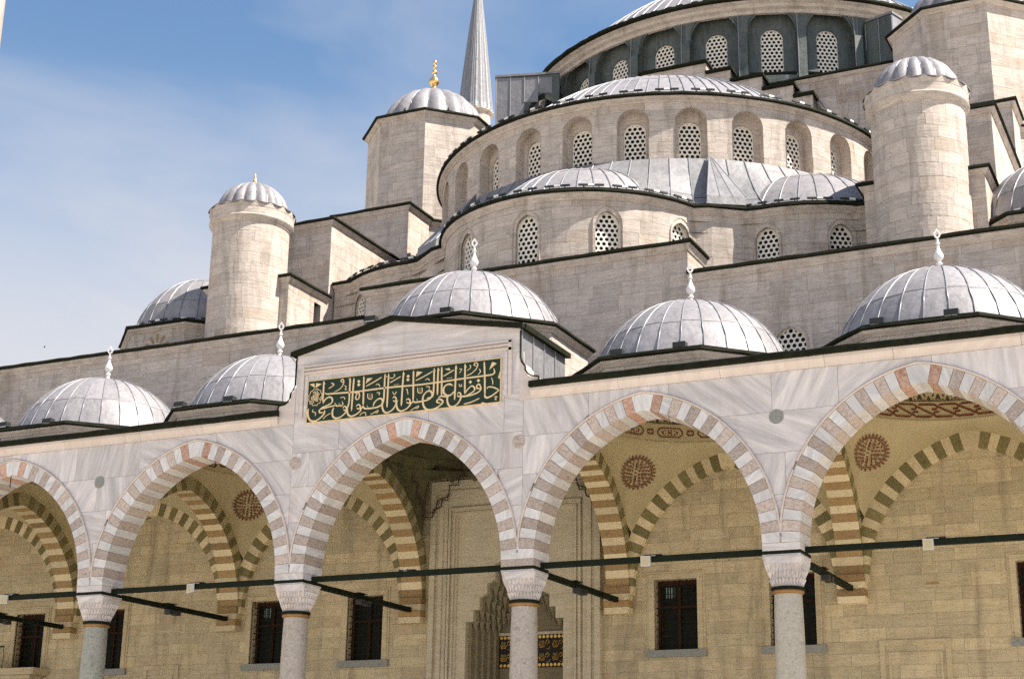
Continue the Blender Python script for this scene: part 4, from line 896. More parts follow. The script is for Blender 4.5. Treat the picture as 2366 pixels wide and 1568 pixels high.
# ================================================================== inscription
sg = thing('inscription_panel', 'long dark green panel with gold Arabic calligraphy on the marble gable', 'sign', (-.1, 0, 11.3))
X0, X1, Z0, Z1 = -2.72, 2.52, 10.845, 11.885
MB().box(X0, X1, -.035, 0, Z0, Z1).build('panel_board', GREEN, sg)
for a, b, c, d in ((X0-.022, X1+.022, Z1, Z1+.022), (X0-.022, X1+.022, Z0-.022, Z0), (X0-.022, X0, Z0, Z1), (X1, X1+.022, Z0, Z1)): MB().box(a, b, -.045, .0, c, d).build('gold_border', GOLDP, sg)
CAL=[(20,[(2.345,11.658),(2.373,11.582),(2.325,11.518),(2.101,11.507),(1.582,11.501),(0.964,11.483),(0.385,11.475),(-0.204,11.491),(-0.751,11.495),(-1.281,11.486),(-1.549,11.492),(-2.015,11.508),(-2.164,11.513),(-2.235,11.544)]),(20,[(2.1,11.853),(2.121,11.453),(2.134,11.035)]),(15,[(2.18,11.186),(2.22,11.223),(2.343,11.206),(2.5,11.127)]),(22,[(2.5,11.127),(2.336,11.018),(2.181,10.972),(2.123,11.046)]),(20,[(1.6,11.857),(1.604,11.509),(1.61,11.12)]),(18,[(1.615,11.13),(1.669,11.208),(1.769,11.292),(1.848,11.263),(1.862,11.188),(1.773,11.124),(1.639,11.076)]),(17,[(2.017,11.255),(1.982,11.317),(1.922,11.297),(1.928,11.227),(2.014,11.21)]),(20,[(2.028,11.264),(2.023,11.192),(1.964,11.131),(1.841,11.09),(1.662,11.067),(1.537,11.072),(1.479,11.103)]),(16,[(1.41,11.141),(1.459,11.172),(1.506,11.125),(1.469,11.072),(1.406,11.11)]),(21,[(1.506,11.125),(1.494,10.997),(1.395,10.881),(1.282,10.847),(1.194,10.898),(1.152,11.011),(1.16,11.104),(1.204,11.152)]),(20,[(1.36,11.853),(1.356,11.43),(1.346,11.001)]),(22,[(1.294,11.357),(1.197,11.405),(1.094,11.378),(1.044,11.295),(1.07,11.187),(1.182,11.123),(1.295,11.174),(1.317,11.214)]),(20,[(0.98,11.853),(0.992,11.469),(0.998,11.142)]),(18,[(1.194,11.111),(1.091,11.111),(0.987,11.133),(0.908,11.099)]),(20,[(0.888,11.842),(0.885,11.502),(0.887,11.174)]),(21,[(0.518,11.156),(0.506,11.013),(0.569,10.885),(0.687,10.831),(0.847,10.853),(0.983,10.923),(1.037,10.997),(0.967,11.061),(0.887,11.048),(0.893,10.995),(0.981,10.965)]),(20,[(0.781,11.843),(0.784,11.492),(0.777,11.218),(0.734,11.138),(0.607,11.119)]),(20,[(0.481,11.079),(0.512,11.192),(0.601,11.282),(0.694,11.29),(0.748,11.204),(0.7,11.109),(0.563,11.067),(0.4,11.056),(0.284,11.057),(0.242,11.103)]),(14,[(0.365,11.065),(0.332,11.137)]),(20,[(0.221,11.841),(0.23,11.487),(0.24,11.104)]),(18,[(0.245,11.103),(0.196,11.045),(0.155,11.059)]),(16,[(0.047,11.128),(0.097,11.161),(0.155,11.116),(0.132,11.051),(0.058,11.08)]),(21,[(0.155,11.112),(0.168,11.022),(0.078,10.929),(-0.06,10.875),(-0.161,10.921),(-0.208,11.032),(-0.207,11.117),(-0.178,11.155)]),(20,[(-0.048,11.85),(-0.064,11.433),(-0.077,10.998)]),(16,[(-0.322,11.219),(-0.276,11.25),(-0.225,11.204),(-0.24,11.131),(-0.308,11.159)]),(21,[(-0.224,11.194),(-0.221,11.065),(-0.321,10.931),(-0.461,10.877),(-0.553,10.924),(-0.599,11.035),(-0.586,11.124)]),(20,[(-0.456,11.841),(-0.462,11.432),(-0.467,11.005)]),(20,[(-0.56,11.852),(-0.56,11.485),(-0.57,11.186),(-0.625,11.085),(-0.707,11.061)]),(20,[(-0.851,11.06),(-0.82,11.164),(-0.716,11.24),(-0.624,11.23),(-0.592,11.146),(-0.66,11.063),(-0.801,11.034),(-0.981,11.031),(-1.09,11.046),(-1.129,11.114)]),(14,[(-0.981,11.035),(-1.021,11.108)]),(20,[(-1.145,11.851),(-1.137,11.503),(-1.13,11.131)]),(18,[(-1.13,11.118),(-1.163,11.064),(-1.217,11.076)]),(16,[(-1.323,11.116),(-1.269,11.16),(-1.209,11.111),(-1.235,11.049),(-1.308,11.072)]),(21,[(-1.208,11.101),(-1.196,11.009),(-1.301,10.927),(-1.443,10.883),(-1.538,10.935),(-1.574,11.062),(-1.555,11.157),(-1.522,11.218)]),(15,[(-1.398,11.498),(-1.347,11.449),(-1.285,11.471),(-1.248,11.407),(-1.26,11.311),(-1.319,11.289),(-1.351,11.342),(-1.321,11.414),(-1.284,11.454)]),(20,[(-1.421,11.838),(-1.437,11.448),(-1.451,11.017)]),(20,[(-1.527,11.849),(-1.531,11.523),(-1.534,11.22),(-1.577,11.116)]),(16,[(-1.699,11.111),(-1.653,11.156),(-1.596,11.107),(-1.622,11.051),(-1.685,11.073)]),(21,[(-1.596,11.096),(-1.608,11.007),(-1.736,10.905),(-1.876,10.875),(-1.968,10.934),(-1.99,11.059),(-1.956,11.154)]),(16,[(-1.728,11.283),(-1.704,11.204),(-1.756,11.173),(-1.797,11.198),(-1.809,11.247),(-1.816,11.187),(-1.869,11.184),(-1.91,11.219),(-1.927,11.259),(-1.934,11.199),(-1.997,11.19)]),(20,[(-2.278,11.854),(-2.277,11.579),(-2.281,11.328)]),(20,[(-2.274,11.284),(-2.21,11.382),(-2.11,11.43),(-2.018,11.388),(-2.015,11.29),(-2.123,11.231),(-2.28,11.186),(-2.352,11.145)]),(18,[(-1.934,11.195),(-2.046,11.189),(-2.193,11.167),(-2.303,11.156),(-2.363,11.125),(-2.347,11.062),(-2.248,11.063)]),(22,[(-2.209,11.109),(-2.244,10.998),(-2.422,10.878),(-2.566,10.872),(-2.661,10.958),(-2.698,11.108),(-2.678,11.193)]),(15,[(-1.074,11.594),(-0.856,11.679),(-0.645,11.775)]),(15,[(-0.418,11.61),(-0.27,11.67),(-0.119,11.739)]),(15,[(0.287,11.584),(0.495,11.661),(0.751,11.772)]),(15,[(1.029,11.614),(1.166,11.673),(1.317,11.741)]),(15,[(1.587,10.879),(1.801,10.913),(1.997,10.983)]),(14,[(-2.135,11.647),(-2.026,11.695),(-1.99,11.746),(-2.068,11.776)]),(13,[(-1.968,11.547),(-1.824,11.597),(-1.731,11.685),(-1.707,11.792),(-1.752,11.845),(-1.786,11.801),(-1.722,11.757)]),(13,[(1.637,11.558),(1.761,11.597),(1.894,11.698),(1.932,11.799),(1.875,11.852),(1.837,11.803),(1.904,11.76)]),(11,[(1.657,11.682),(1.746,11.746),(1.728,11.811)]),(9,[(1.943,11.545),(2.009,11.622),(1.973,11.685)]),(8,[(-1.016,11.408),(-1.006,11.295),(-0.944,11.257)]),(8,[(-0.958,11.398),(-0.944,11.257)]),(8,[(-0.9,11.396),(-0.89,11.283),(-0.944,11.25)]),(8,[(0.352,11.41),(0.361,11.299),(0.42,11.265)]),(8,[(0.411,11.4),(0.42,11.265)]),(8,[(0.467,11.403),(0.475,11.291),(0.421,11.259)]),(8,[(-0.329,11.38),(-0.279,11.306),(-0.218,11.374)]),(8,[(0.036,11.412),(0.072,11.376),(0.093,11.263)]),(8,[(1.453,11.378),(1.478,11.317),(1.523,11.324),(1.513,11.372)]),(9,[(2.293,11.444),(2.329,11.347),(2.33,11.268)]),(9,[(2.37,10.969),(2.448,10.971),(2.393,10.915),(2.449,10.899)]),(9,[(-2.25,10.89),(-2.168,10.962),(-2.036,11.021)]),(9,[(-0.925,10.869),(-0.808,10.921),(-0.714,10.961),(-0.724,10.913),(-0.796,10.909)]),(9,[(0.163,10.857),(0.289,10.919),(0.392,10.957),(0.371,10.911),(0.301,10.907)]),(8,[(-1.681,11.68),(-1.63,11.631),(-1.664,11.58),(-1.602,11.569)]),(8,[(-2.54,11.168),(-2.56,11.105),(-2.472,11.074),(-2.479,10.988)]),(8,[(-1.214,10.876),(-1.156,10.934),(-1.06,10.936),(-1.044,10.859)]),(8,[(-1.787,11.375),(-1.714,11.39),(-1.659,11.362),(-1.666,11.32)]),(8,[(-0.804,11.598),(-0.733,11.612),(-0.682,11.541)]),(8,[(0.544,11.571),(0.613,11.6),(0.673,11.546)]),(8,[(1.45,11.737),(1.507,11.741),(1.497,11.7),(1.453,11.641)]),(8,[(-0.771,11.4),(-0.687,11.391),(-0.708,11.329)]),(8,[(0.573,11.408),(0.667,11.398),(0.65,11.337)]),(12,[(-0.301,11.544),(-0.159,11.546)]),(12,[(1.123,11.551),(1.272,11.556)]),(9,[(-0.428,11.73),(-0.344,11.721),(-0.287,11.768),(-0.312,11.814)]),]
DOTS= [(-1.282,11.735),(-1.278,11.652),(0.082,11.717),(0.079,11.632),(1.748,11.395),(1.958,11.408)]
TRI= [[(-1.084,11.66),(-1.049,11.786),(-0.897,11.781)],[(0.295,11.672),(0.314,11.81),(0.467,11.778)],[(1.059,11.78),(1.185,11.798),(1.221,11.73)],[(2.233,11.639),(2.308,11.819),(2.427,11.774)],[(-2.523,11.704),(-2.685,11.809),(-2.555,11.824)],[(-2.511,11.702),(-2.493,11.822),(-2.334,11.787)],[(2.466,11.415),(2.514,11.577),(2.517,11.389)],[(2.027,10.838),(2.071,10.875),(2.206,10.837)],[(-2.266,11.771),(-2.284,11.865),(-2.229,11.771)],[(-1.553,11.786),(-1.568,11.854),(-1.489,11.747)],[(-0.525,11.762),(-0.564,11.853),(-0.488,11.747)],[(-0.026,11.772),(-0.053,11.85),(-0.002,11.759)],[(0.805,11.766),(0.779,11.843),(0.828,11.753)],[(0.921,11.764),(0.888,11.842),(0.937,11.762)],[(1.392,11.764),(1.358,11.853),(1.404,11.763)],[(1.62,11.76),(1.6,11.857),(1.643,11.757)]]
def smooth_line(p, n=5):
    if len(p) < 3: return p
    q = [p[0]]+list(p)+[p[-1]]; o = []
    for i in range(1, len(q)-2):
        a, b, c, d = (Vector(v) for v in q[i-1:i+3])
        for k in range(n):
            t = k/n; o.append(.5*((2*b)+(c-a)*t+(2*a-5*b+4*c-d)*t*t+(3*b-a-3*c+d)*t**3))
    o.append(Vector(p[-1])); return o
def ribbon(m, pts, w, yf):
    P = [Vector(p) for p in smooth_line(pts)]; n = len(P); A = []; B = []
    for i in range(n):
        t = P[min(i+1, n-1)]-P[max(i-1, 0)]
        if t.length < 1e-6: t = Vector((1, 0))
        t.normalize(); nn = Vector((-t.y, t.x)); ang = atan2(t.y, t.x); k = .62+.42*abs(sin(ang-radians(35)))
        e = min(1, .35+min(i, n-1-i)/max(1, n*.16)); h = w*k*e/2; A.append(P[i]+nn*h); B.append(P[i]-nn*h)
    V = [(p.x, yf, p.y) for p in A]+[(p.x, yf, p.y) for p in B]+[(p.x, -.034, p.y) for p in A]+[(p.x, -.034, p.y) for p in B]; F = []
    for i in range(n-1): F += [(i, i+1, n+i+1, n+i), (i, 2*n+i, 2*n+i+1, i+1), (n+i, n+i+1, 3*n+i+1, 3*n+i)]
    m.add(V, F)
for i, (w_, p) in enumerate(CAL):
    m = MB(); ribbon(m, p, w_*.00215 if w_ > 10 else w_*.0026, -.047-.0004*(i % 9)); m.build('letter_stroke', GOLDP, sg)
for x, z in DOTS: MB().prism([(x-.045, z), (x, z-.045), (x+.045, z), (x, z+.045)], -.05, -.03).build('letter_dot', GOLDP, sg)
for t in TRI: MB().prism(t, -.05, -.034).build('leaf_ornament', GOLDP, sg)
m = MB(); cx, cz = -2.50, 11.467
for k in range(12):
    a0 = 2*pi*k/12; ribbon(m, [(cx+.175*cos(a0), cz+.19*sin(a0)), (cx+.2*cos(a0+.26), cz+.218*sin(a0+.26)), (cx+.175*cos(a0+.5236), cz+.19*sin(a0+.5236))], .016, -.05)
R = random.Random(9)
for k in range(16):
    a = 2*pi*k/16*1.9; rr = .05+.09*(k % 3)/2; x, z = cx+rr*cos(a), cz+rr*sin(a); ribbon(m, [(x-.03, z+.02), (x, z-.03), (x+.035, z), (x+.02, z+.045)], .014, -.0505-.0003*k)
for k in range(3): ribbon(m, [(cx-.05+k*.05, cz+.10), (cx-.05+k*.05, cz-.09)], .015, -.052)
m.build('gold_roundel', GOLDP, sg)
# ================================================================== exedrae, roof between, semi-dome drum
def arcpts(cx, cy, r, a0, a1, n): return [(cx+r*sin(radians(a0+(a1-a0)*i/n)), cy-r*cos(radians(a0+(a1-a0)*i/n))) for i in range(n+1)]
def ex_path(e=0.0):
    """exedra wall line, e = outward offset"""
    mid = arcpts(0, 11, 4.38+e, -68, 68, 26)
    R_ = [(4.52+e*.3, 9.5-e), (5.45, 10.2-e)]+arcpts(6.03, 14.25, 4.0+e, -2, 38, 9)+[(9.25+e*.2, 11.12)]
    Lf = [(-x, y) for x, y in R_[::-1]]
    return Lf+mid+R_
xp = ex_path(); SX = S_path(xp)
def u_of(pt):
    best = None; L_ = 0
    for a, b in zip(xp, xp[1:]):
        d = hypot(b[0]-a[0], b[1]-a[1]); t = max(0, min(1, ((pt[0]-a[0])*(b[0]-a[0])+(pt[1]-a[1])*(b[1]-a[1]))/d/d)); q = hypot(a[0]+(b[0]-a[0])*t-pt[0], a[1]+(b[1]-a[1])*t-pt[1])
        if best is None or q < best[0]: best = (q, L_+t*d)
        L_ += d
    return best[1]
ew = thing('exedra_wall', 'undulating limestone wall of the three lower apses with honeycomb windows', 'wall', (0, 11, 15.6))
wa = [(4.38*sin(radians(a)), 11-4.38*cos(radians(a)), a) for a in (-62, -31, 0, 31, 62)]+[(s*(6.03+4*sin(radians(a))), 14.25-4*cos(radians(a)), s*a) for s in (-1, 1) for a in (0, 31)]
eops = [Op(u_of((x, y)), 16.85, 17.9, .345, 'pointed', 1.2) for x, y, a in wa]
ashlar(ew, SX, 0, SX.length-.01, 15.5, 18.8, .36, .85, eops, STONE, step=.28, seed=21, maxparts=300)
ws = window_set(.345, 1.05, 'pointed', .160, .0585, k=1.2, ohw=.43, oh=1.08, odepth=.10, obot=-.02, frame=0.0, gm=GRILLE_B)
eops2 = None
for x, y, a in wa: put_window(ew, ws, (x+.012*sin(radians(a)), y-.012*cos(radians(a)), 16.85), radians(a))
cornice(ew, xp, 18.83, over=.2, h=.2, edge=.14, stone_m=STONE)
# lead roof between cornice and drum
rf = thing('apse_leadwork', 'sloping lead roof with standing seams between the lower apses and the window drum', 'roof', (0, 15, 19))
rp = [(-9.3, 30), (-9.3, 11.12)]+ex_path(.1)[1:-1]+[(9.3, 11.12), (9.3, 30)]
def outer_at(a):
    d = Vector((sin(a), -cos(a))); o = Vector((0, 18.3)); best = None
    for p, q in zip(rp, rp[1:]):
        p = Vector(p); q = Vector(q); e = q-p; den = d.x*e.y-d.y*e.x
        if abs(den) < 1e-9: continue
        t = ((p.x-o.x)*e.y-(p.y-o.y)*e.x)/den; s = ((p.x-o.x)*d.y-(p.y-o.y)*d.x)/den
        if t > 0 and -1e-6 <= s <= 1+1e-6 and (best is None or t < best): best = t
    return o+d*(best or 9)
ZD = 21.28
def zin(a):
    d = math.degrees(a)
    if d > -37: return ZD
    return max(19.25, ZD-(-37-d)*.145)
def rpt(a, s, lift=0): 
    p = outer_at(a); q = Vector((8.03*sin(a), 18.3-8.03*cos(a))); v = p.lerp(q, s); return (v.x, v.y, 18.98+(zin(a)-18.98)*(s**1.9)+lift)
da = radians(4.2); K = 25
for i in range(-K, K):
    a0, a1 = i*da, (i+1)*da
    for s0, s1 in ((0, .48+(.06 if i % 2 else 0)), (.48+(.06 if i % 2 else 0), 1)):
        V = []; 
        for k in range(4):
            for j in range(3): V.append(rpt(a0+(a1-a0)*j/2, s0+(s1-s0)*k/3, .012*(1-k/3)))
        MB().add(V, [(k*3+j, k*3+j+1, k*3+j+4, k*3+j+3) for k in range(3) for j in range(2)]).build('lead_sheet', LEAD_W, rf, 50)
for i in range(-K, K+1): MB().tube([rpt(i*da, s/5, .02) for s in range(6)], .02, 5).build('seam', SEAM, rf)
for s in (-1, 1):   # pyramidal spurs in the valleys
    ap = (s*4.02, 18.3-6.95-.1, ZD+.12); B = [(s*4.50, 9.42, 19.0), (s*5.5, 10.02, 19.0)]; b1 = [(x*1.0, y+.06, 19.28) for x, y, z in B]
    for k in range(3):
        p0 = Vector(b1[0]).lerp(Vector(b1[1]), k/3); p1 = Vector(b1[0]).lerp(Vector(b1[1]), (k+1)/3)
        MB().add([p0, p1, ap], [(0,1,2)]).build('lead_sheet', LEAD_W, rf); MB().tube([p0, ap], .018, 5).build('seam', SEAM, rf)
    MB().add(B+b1[::-1], [(0,1,2,3)]).build('lead_sheet', LEAD_W, rf)
    MB().tube([b1[1], ap], .018, 5).build('seam', SEAM, rf)
    for e in (0, 1): MB().add([B[e], b1[e], ap, (ap[0], ap[1], 18.9), (B[e][0], B[e][1], 18.85)], [(0,1,2,3,4)]).build('lead_sheet', LEAD_W, rf)
for cx, cy, R_, a0, a1, t in ((0, 11, 3.55, -100, 100, 'over the middle apse'), (6.3, 14.0, 3.4, -60, 120, 'over the right apse, half hidden by the round turret'), (-6.3, 14.0, 3.4, -120, 60, 'over the left apse')):
    r = thing('apse_dome', 'low shallow lead half dome ' + t, 'dome', (cx, cy, 18.98), 'low lead domes over the apses'); dome(r, cx, cy, 18.96, R_, 2.2 if cx == 0 else (2.15 if cx > 0 else 1.15), 22 if cx == 0 else 18, (0, .5), az=(a0, a1), mat=LEAD, seam_r=.018)
# ---- semi-dome drum
sdm = thing('window_drum', 'curved limestone drum with a row of arched honeycomb windows under the large shallow dome', 'drum', (0, 18.3, 21.2))
WA = [k*13 for k in range(-7, 8)]; R8 = 8.0
dops = [Op(R8*radians(a), 21.3, 22.52, .5, 'round') for a in WA]
ashlar(sdm, S_cyl(0, 18.3, R8), -R8*radians(103), R8*radians(103), 19.0, 23.34, .36, .95, dops, STONE, step=.3, seed=22, maxparts=300)
ws = window_set(.35, 1.04, 'round', .163, .0605, ohw=.5, oh=1.22, odepth=.40, obot=-.02, gm=GRILLE_B)
for a in WA: put_window(sdm, ws, (R8*sin(radians(a)), 18.3-R8*cos(radians(a)), 21.32), radians(a))
cornice(sdm, arcpts(0, 18.3, R8, -105, 105, 70), 23.36, over=.24, h=.16, edge=.14, stone_m=STONE)
sdo = thing('large_shallow_dome', 'large shallow pale lead dome above the row of arched windows', 'dome', (0, 18.3, 23.5)); MB().lathe(0, 18.3, [(8.0, 23.50), (6.9, 23.56)], 80, radians(-105), radians(105)).build('rim_sheet', LEAD, sdo, 40)
dome(sdo, 0, 18.3, 23.46, 7.1, 3.68, 56, (0, .35, .72), az=(-105, 105), mat=LEAD, seam_r=.02)
# ---- great arch steps and square base
ga = thing('stepped_arch_wall', 'stepped limestone extrados of the great arch beside the shallow dome', 'wall', (0, 19.5, 24))
for s in (-1, 1):
    for x0, x1, z in ((0, 1.30, 29.1), (1.3, 2.25, 28.62), (2.25, 3.45, 28.10), (3.45, 4.60, 27.52), (4.6, 5.3, 27.0)):
        a, b = (x0, x1) if s > 0 else (-x1, -x0)
        ashlar(ga, S_plane(0, 19.5, 1, 0), a, b, z-1.6, z-.1, .36, .7, [], STONE, seed=int(x0*9))
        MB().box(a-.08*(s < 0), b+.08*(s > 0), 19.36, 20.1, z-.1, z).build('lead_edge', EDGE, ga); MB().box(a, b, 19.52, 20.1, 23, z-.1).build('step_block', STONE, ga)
        if x0: MB().add([(s*x1, 19.45, z), (s*x1, 20.1, z), (s*(x1+.35), 20.1, z-.55), (s*(x1+.35), 19.45, z-.55)], [(0,1,2,3)]).build('lead_sheet', LEAD_W, ga)
sb = thing('square_base', 'square limestone base of the main dome with dark lead coping', 'wall', (0, 30, 15.6))
ashlar(sb, S_plane(0, 20.2, 1, 0), 3.2, 9.6, 22, 27.85, .38, .95, [], STONE, seed=31, maxparts=150); ashlar(sb, S_plane(0, 20.2, 1, 0), -9.6, -3.2, 22, 27.85, .38, .95, [], STONE, seed=32, maxparts=100)
MB().box(-9.6, 9.6, 20.22, 42, 15.6, 27.84).build('base_block', STONE, sb); MB().box(-9.5, 9.5, 20.3, 42, 27.84, 27.95).build('roof_deck', LEAD_B, sb)
cornice(sb, [(-9.6, 20.2), (9.6, 20.2)], 27.87, over=.16, h=.14, edge=.14, stone_m=STONE)
# ---- main drum and dome
MC = (0, 31.1); RM = 10.0
md = thing('main_dome_drum', 'dark lead-clad drum with arched windows and piers under the great dome', 'drum', (0, 31.1, 27.9))
MA = [k*12.857+6.43 for k in range(-8, 8)]
mops = [Op(RM*radians(a), 29.1, 30.98, .92, 'round') for a in MA]
ashlar(md, S_cyl(*MC, RM), -RM*radians(108), RM*radians(108), 27.9, 31.95, 1.0, 1.1, mops, LEAD_B, SEAM, step=.35, seed=41, maxparts=200, name='lead_sheet', gap=.012, core_name='drum_core')
ws = window_set(.43, 1.58, 'round', .178, .0645, ohw=.92, oh=1.88, odepth=.40, obot=-.02, face=LEAD_B, gm=GRILLE_B)
for a in MA: put_window(md, ws, (RM*sin(radians(a)), 31.1-RM*cos(radians(a)), 29.25), radians(a))
for a in [x+6.43 for x in MA[:-1]]:
    c, s = cos(radians(a)), sin(radians(a)); m = MB(); f = lambda t, z, d: (MC[0]+(RM+d)*s+t*c, MC[1]-(RM+d)*c+t*s, z)
    for x0, x1, d in ((-.17, .17, .10),):
        V = [f(x, z, q) for q in (-.05, d) for x, z in ((x0, 27.9), (x1, 27.9), (x1, 31.0), (x0, 31.0))]; V[6] = f(x1, 30.9, d); V[7] = f(x0, 30.9, d)
        m.add(V, [(4,5,6,7), (0,4,7,3), (1,2,6,5), (3,7,6,2)])
    m.build('pier', LEAD_B, md)
    MB().tube([f(-.17, 27.9, .105), f(-.17, 30.9, .105), f(-.17, 31.7, .02)], .018, 5).build('seam', SEAM, md)
sweep(md, 'stone_band', arcpts(*MC, RM, -110, 110, 90), [(-.05, 31.72), (.06, 31.74), (.10, 31.86), (.22, 31.93), (.26, 32.05), (.42, 32.14), (-.2, 32.16)], STONE)
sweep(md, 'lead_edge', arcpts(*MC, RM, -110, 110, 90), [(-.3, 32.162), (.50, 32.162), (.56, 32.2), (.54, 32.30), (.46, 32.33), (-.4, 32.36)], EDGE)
mdo = thing('main_dome', 'great pale lead dome with standing seams at the top of the photo', 'dome', (0, 31.1, 32.3)); dome(mdo, *MC, 32.3, 9.9, 5.0, 64, (0, .22, .5, .8), az=(-112, 112), mat=LEAD, seam_r=.025)
# ---- flying buttresses
for s, ax, ay, zt in ((-1, -8.74, 22.09, 31.5), (1, 7.72, 23.43, 31.5)):
    r = thing('flying_buttress', 'boxy lead-clad flying buttress with standing seams at the ' + ('left' if s < 0 else 'right') + ' of the main drum', 'buttress', (ax, ay, 28), 'flying buttresses of the main dome')
    D = Vector((-s*.936, .352)); N = Vector((D.y, -D.x)); Lb = 2.35; hw_ = .26 if s < 0 else .32
    f = lambda t, z, q: (ax+D.x*t+N.x*q, ay+D.y*t+N.y*q, z)
    ar = [(Lb*.99, 29.0), (Lb*.99, 30.6), (Lb*.86, 30.75), (Lb*.72, 30.6), (Lb*.60, 30.2), (Lb*.53, 29.6), (Lb*.5, 29.0)]
    poly = [(0, 27.9), (0, zt), (Lb+.3, zt+.12), (Lb+.3, 29.0)]+ar[1:]+[(Lb*.5, 27.9)]
    V, F = plate(poly, [], 0); n = len(poly); m = MB(); m.add([f(a, b, -hw_) for a, _, b in V]+[f(a, b, hw_) for a, _, b in V], F+[tuple(n+i for i in q[::-1]) for q in F]+[(i, (i+1) % n, n+(i+1) % n, n+i) for i in range(n)]); m.build('buttress_block', LEAD_B, r)
    for q in (-1, 1):
        for k in range(4):
            t0, t1 = Lb*k/4, Lb*(k+1)/4; zb = 28.0 if t1 <= Lb*.51 else (30.35 if k == 2 else 30.75)
            MB().add([f(t0+.01, zb, q*(hw_+.012)), f(t1-.01, zb, q*(hw_+.012)), f(t1-.01, zt-.03, q*(hw_+.012)), f(t0+.01, zt-.03, q*(hw_+.012))], [(0,1,2,3)]).build('lead_sheet', LEAD_W if s < 0 else LEAD_B, r)  # flanks: sunlit left one painted paler, shaded right one darker
            MB().tube([f(t0, zb, q*(hw_+.025)), f(t0, zt, q*(hw_+.025))], .02, 5).build('seam', SEAM, r)
    MB().add([f(-.02, 28, -hw_), f(-.02, 28, hw_), f(-.02, zt, hw_), f(-.02, zt, -hw_)], [(0,1,2,3)]).build('lead_sheet', LEAD_B if s < 0 else LEAD_W, r)  # end face painted the other way: shaded dark at left, lit pale at right
    V = [f(-.06, zt+.002, -hw_-.05), f(-.06, zt+.002, hw_+.05), f(Lb+.3, zt+.122, hw_+.05), f(Lb+.3, zt+.122, -hw_-.05)]; V += [(x, y, z+.10) for x, y, z in V]; MB().add(V, [(0,1,5,4),(1,2,6,5),(2,3,7,6),(3,0,4,7),(4,5,6,7)]).build('top_sheet', LEAD_W, r)
# ---- weight towers
GF = [(.36, 0), (.38, .02), (.30, .12), (.17, .24), (.10, .33), (.085, .40), (.14, .45), (.20, .52), (.215, .62), (.18, .72), (.11, .82), (.06, .90), (.055, .95), (.10, .99), (.11, 1.05), (.09, 1.11), (.045, 1.15), (.05, 1.2), (.08, 1.25), (.085, 1.31), (.06, 1.37), (.045, 1.39), (.07, 1.42), (.09, 1.48), (.07, 1.55), (.0, 1.58)]
for s in (-1, 1):
    t = 'left' if s < 0 else 'right'; cx, cy = s*10.75, 20.25
    r = thing('weight_tower', f'tall octagonal limestone tower with ribbed lead cap on the {t} side', 'tower', (cx, cy, 15.6), 'octagonal towers flanking the main dome')
    o = octa(cx, cy, 2.45); oo = octa(cx, cy, 2.75)
    dooru = None
    for i, (a, b) in enumerate(zip(o, o[1:]+o[:1])):
        if i in (3, 4, 5): continue
        L_ = hypot(b[0]-a[0], b[1]-a[1]); S = S_plane(a[0], a[1], (b[0]-a[0])/L_, (b[1]-a[1])/L_)
        dop = [Op(L_*.80, 23.7, 24.75, .24, 'round')] if (s < 0 and i == 1) else []
        ashlar(r, S, 0, L_, 23.7, 28.35, .40, .85, dop, STONE, seed=50+i+s, maxparts=75)
        if dop:
            p = S(L_*.80, 23.7, -.25); q = [S(L_*.80+k, 23.7+z, -.2) for k, z in ((-.3, 0), (.3, 0), (.3, 1.35), (-.3, 1.35))]; MB().add(q, [(0,1,2,3)]).build('dark_opening', DARK, r)
            MB().add([S(L_*.8-.24, 23.7, 0), S(L_*.8-.24, 24.75, 0), S(L_*.8-.24, 24.75, -.2), S(L_*.8-.24, 23.7, -.2)], [(0,1,2,3)]).build('reveal', STONE, r)
    m = MB(); V = [(x, y, 15.6) for x, y in octa(cx, cy, 2.2)]; V += [(x, y, 28.4) for x, y, z in V]; m.add(V, [(i, (i+1) % 8, 8+(i+1) % 8, 8+i) for i in range(8)]); m.build('tower_core', STONE, r)
    m = MB(); m.add(V[:0]+[(x, y, 28.42) for x, y in o], [tuple(range(8))]); m.build('tower_top', LEAD_W, r)
    cornice(r, o, 28.38, True, over=.22, h=.16, edge=.14, stone_m=STONE)
    # plinth
    for i, (a, b) in enumerate(zip(oo, oo[1:]+oo[:1])):
        if i in (3, 4, 5): continue
        L_ = hypot(b[0]-a[0], b[1]-a[1]); ashlar(r, S_plane(a[0], a[1], (b[0]-a[0])/L_, (b[1]-a[1])/L_), 0, L_, 15.6, 23.6, .4, .9, [], STONE, seed=70+i+s, maxparts=0 if i != 1 else 40, core_name='plinth_core')
    cornice(r, oo, 23.62, True, over=.18, h=.15, edge=.13, stone_m=STONE); MB().add([(x, y, 23.74) for x, y in oo], [tuple(range(8))]).build('plinth_top', LEAD_W, r)
    dome(r, cx, cy, 28.5, 2.02, 1.95, 16, (0, .97), mat=LEAD, lobes=True, seam_r=.018)
    for k in range(8):
        a = pi/4*k; MB().lathe(cx+2.28*sin(a), cy-2.28*cos(a), [(.01, 28.5), (.07, 28.55), (.10, 28.66), (.07, 28.76), (.01, 28.8)], 10).build('roof_knob', LAMPB, r, 60)
    finial(r, cx, cy, 28.5+1.9, 1.0, GOLD, GF, top=False)
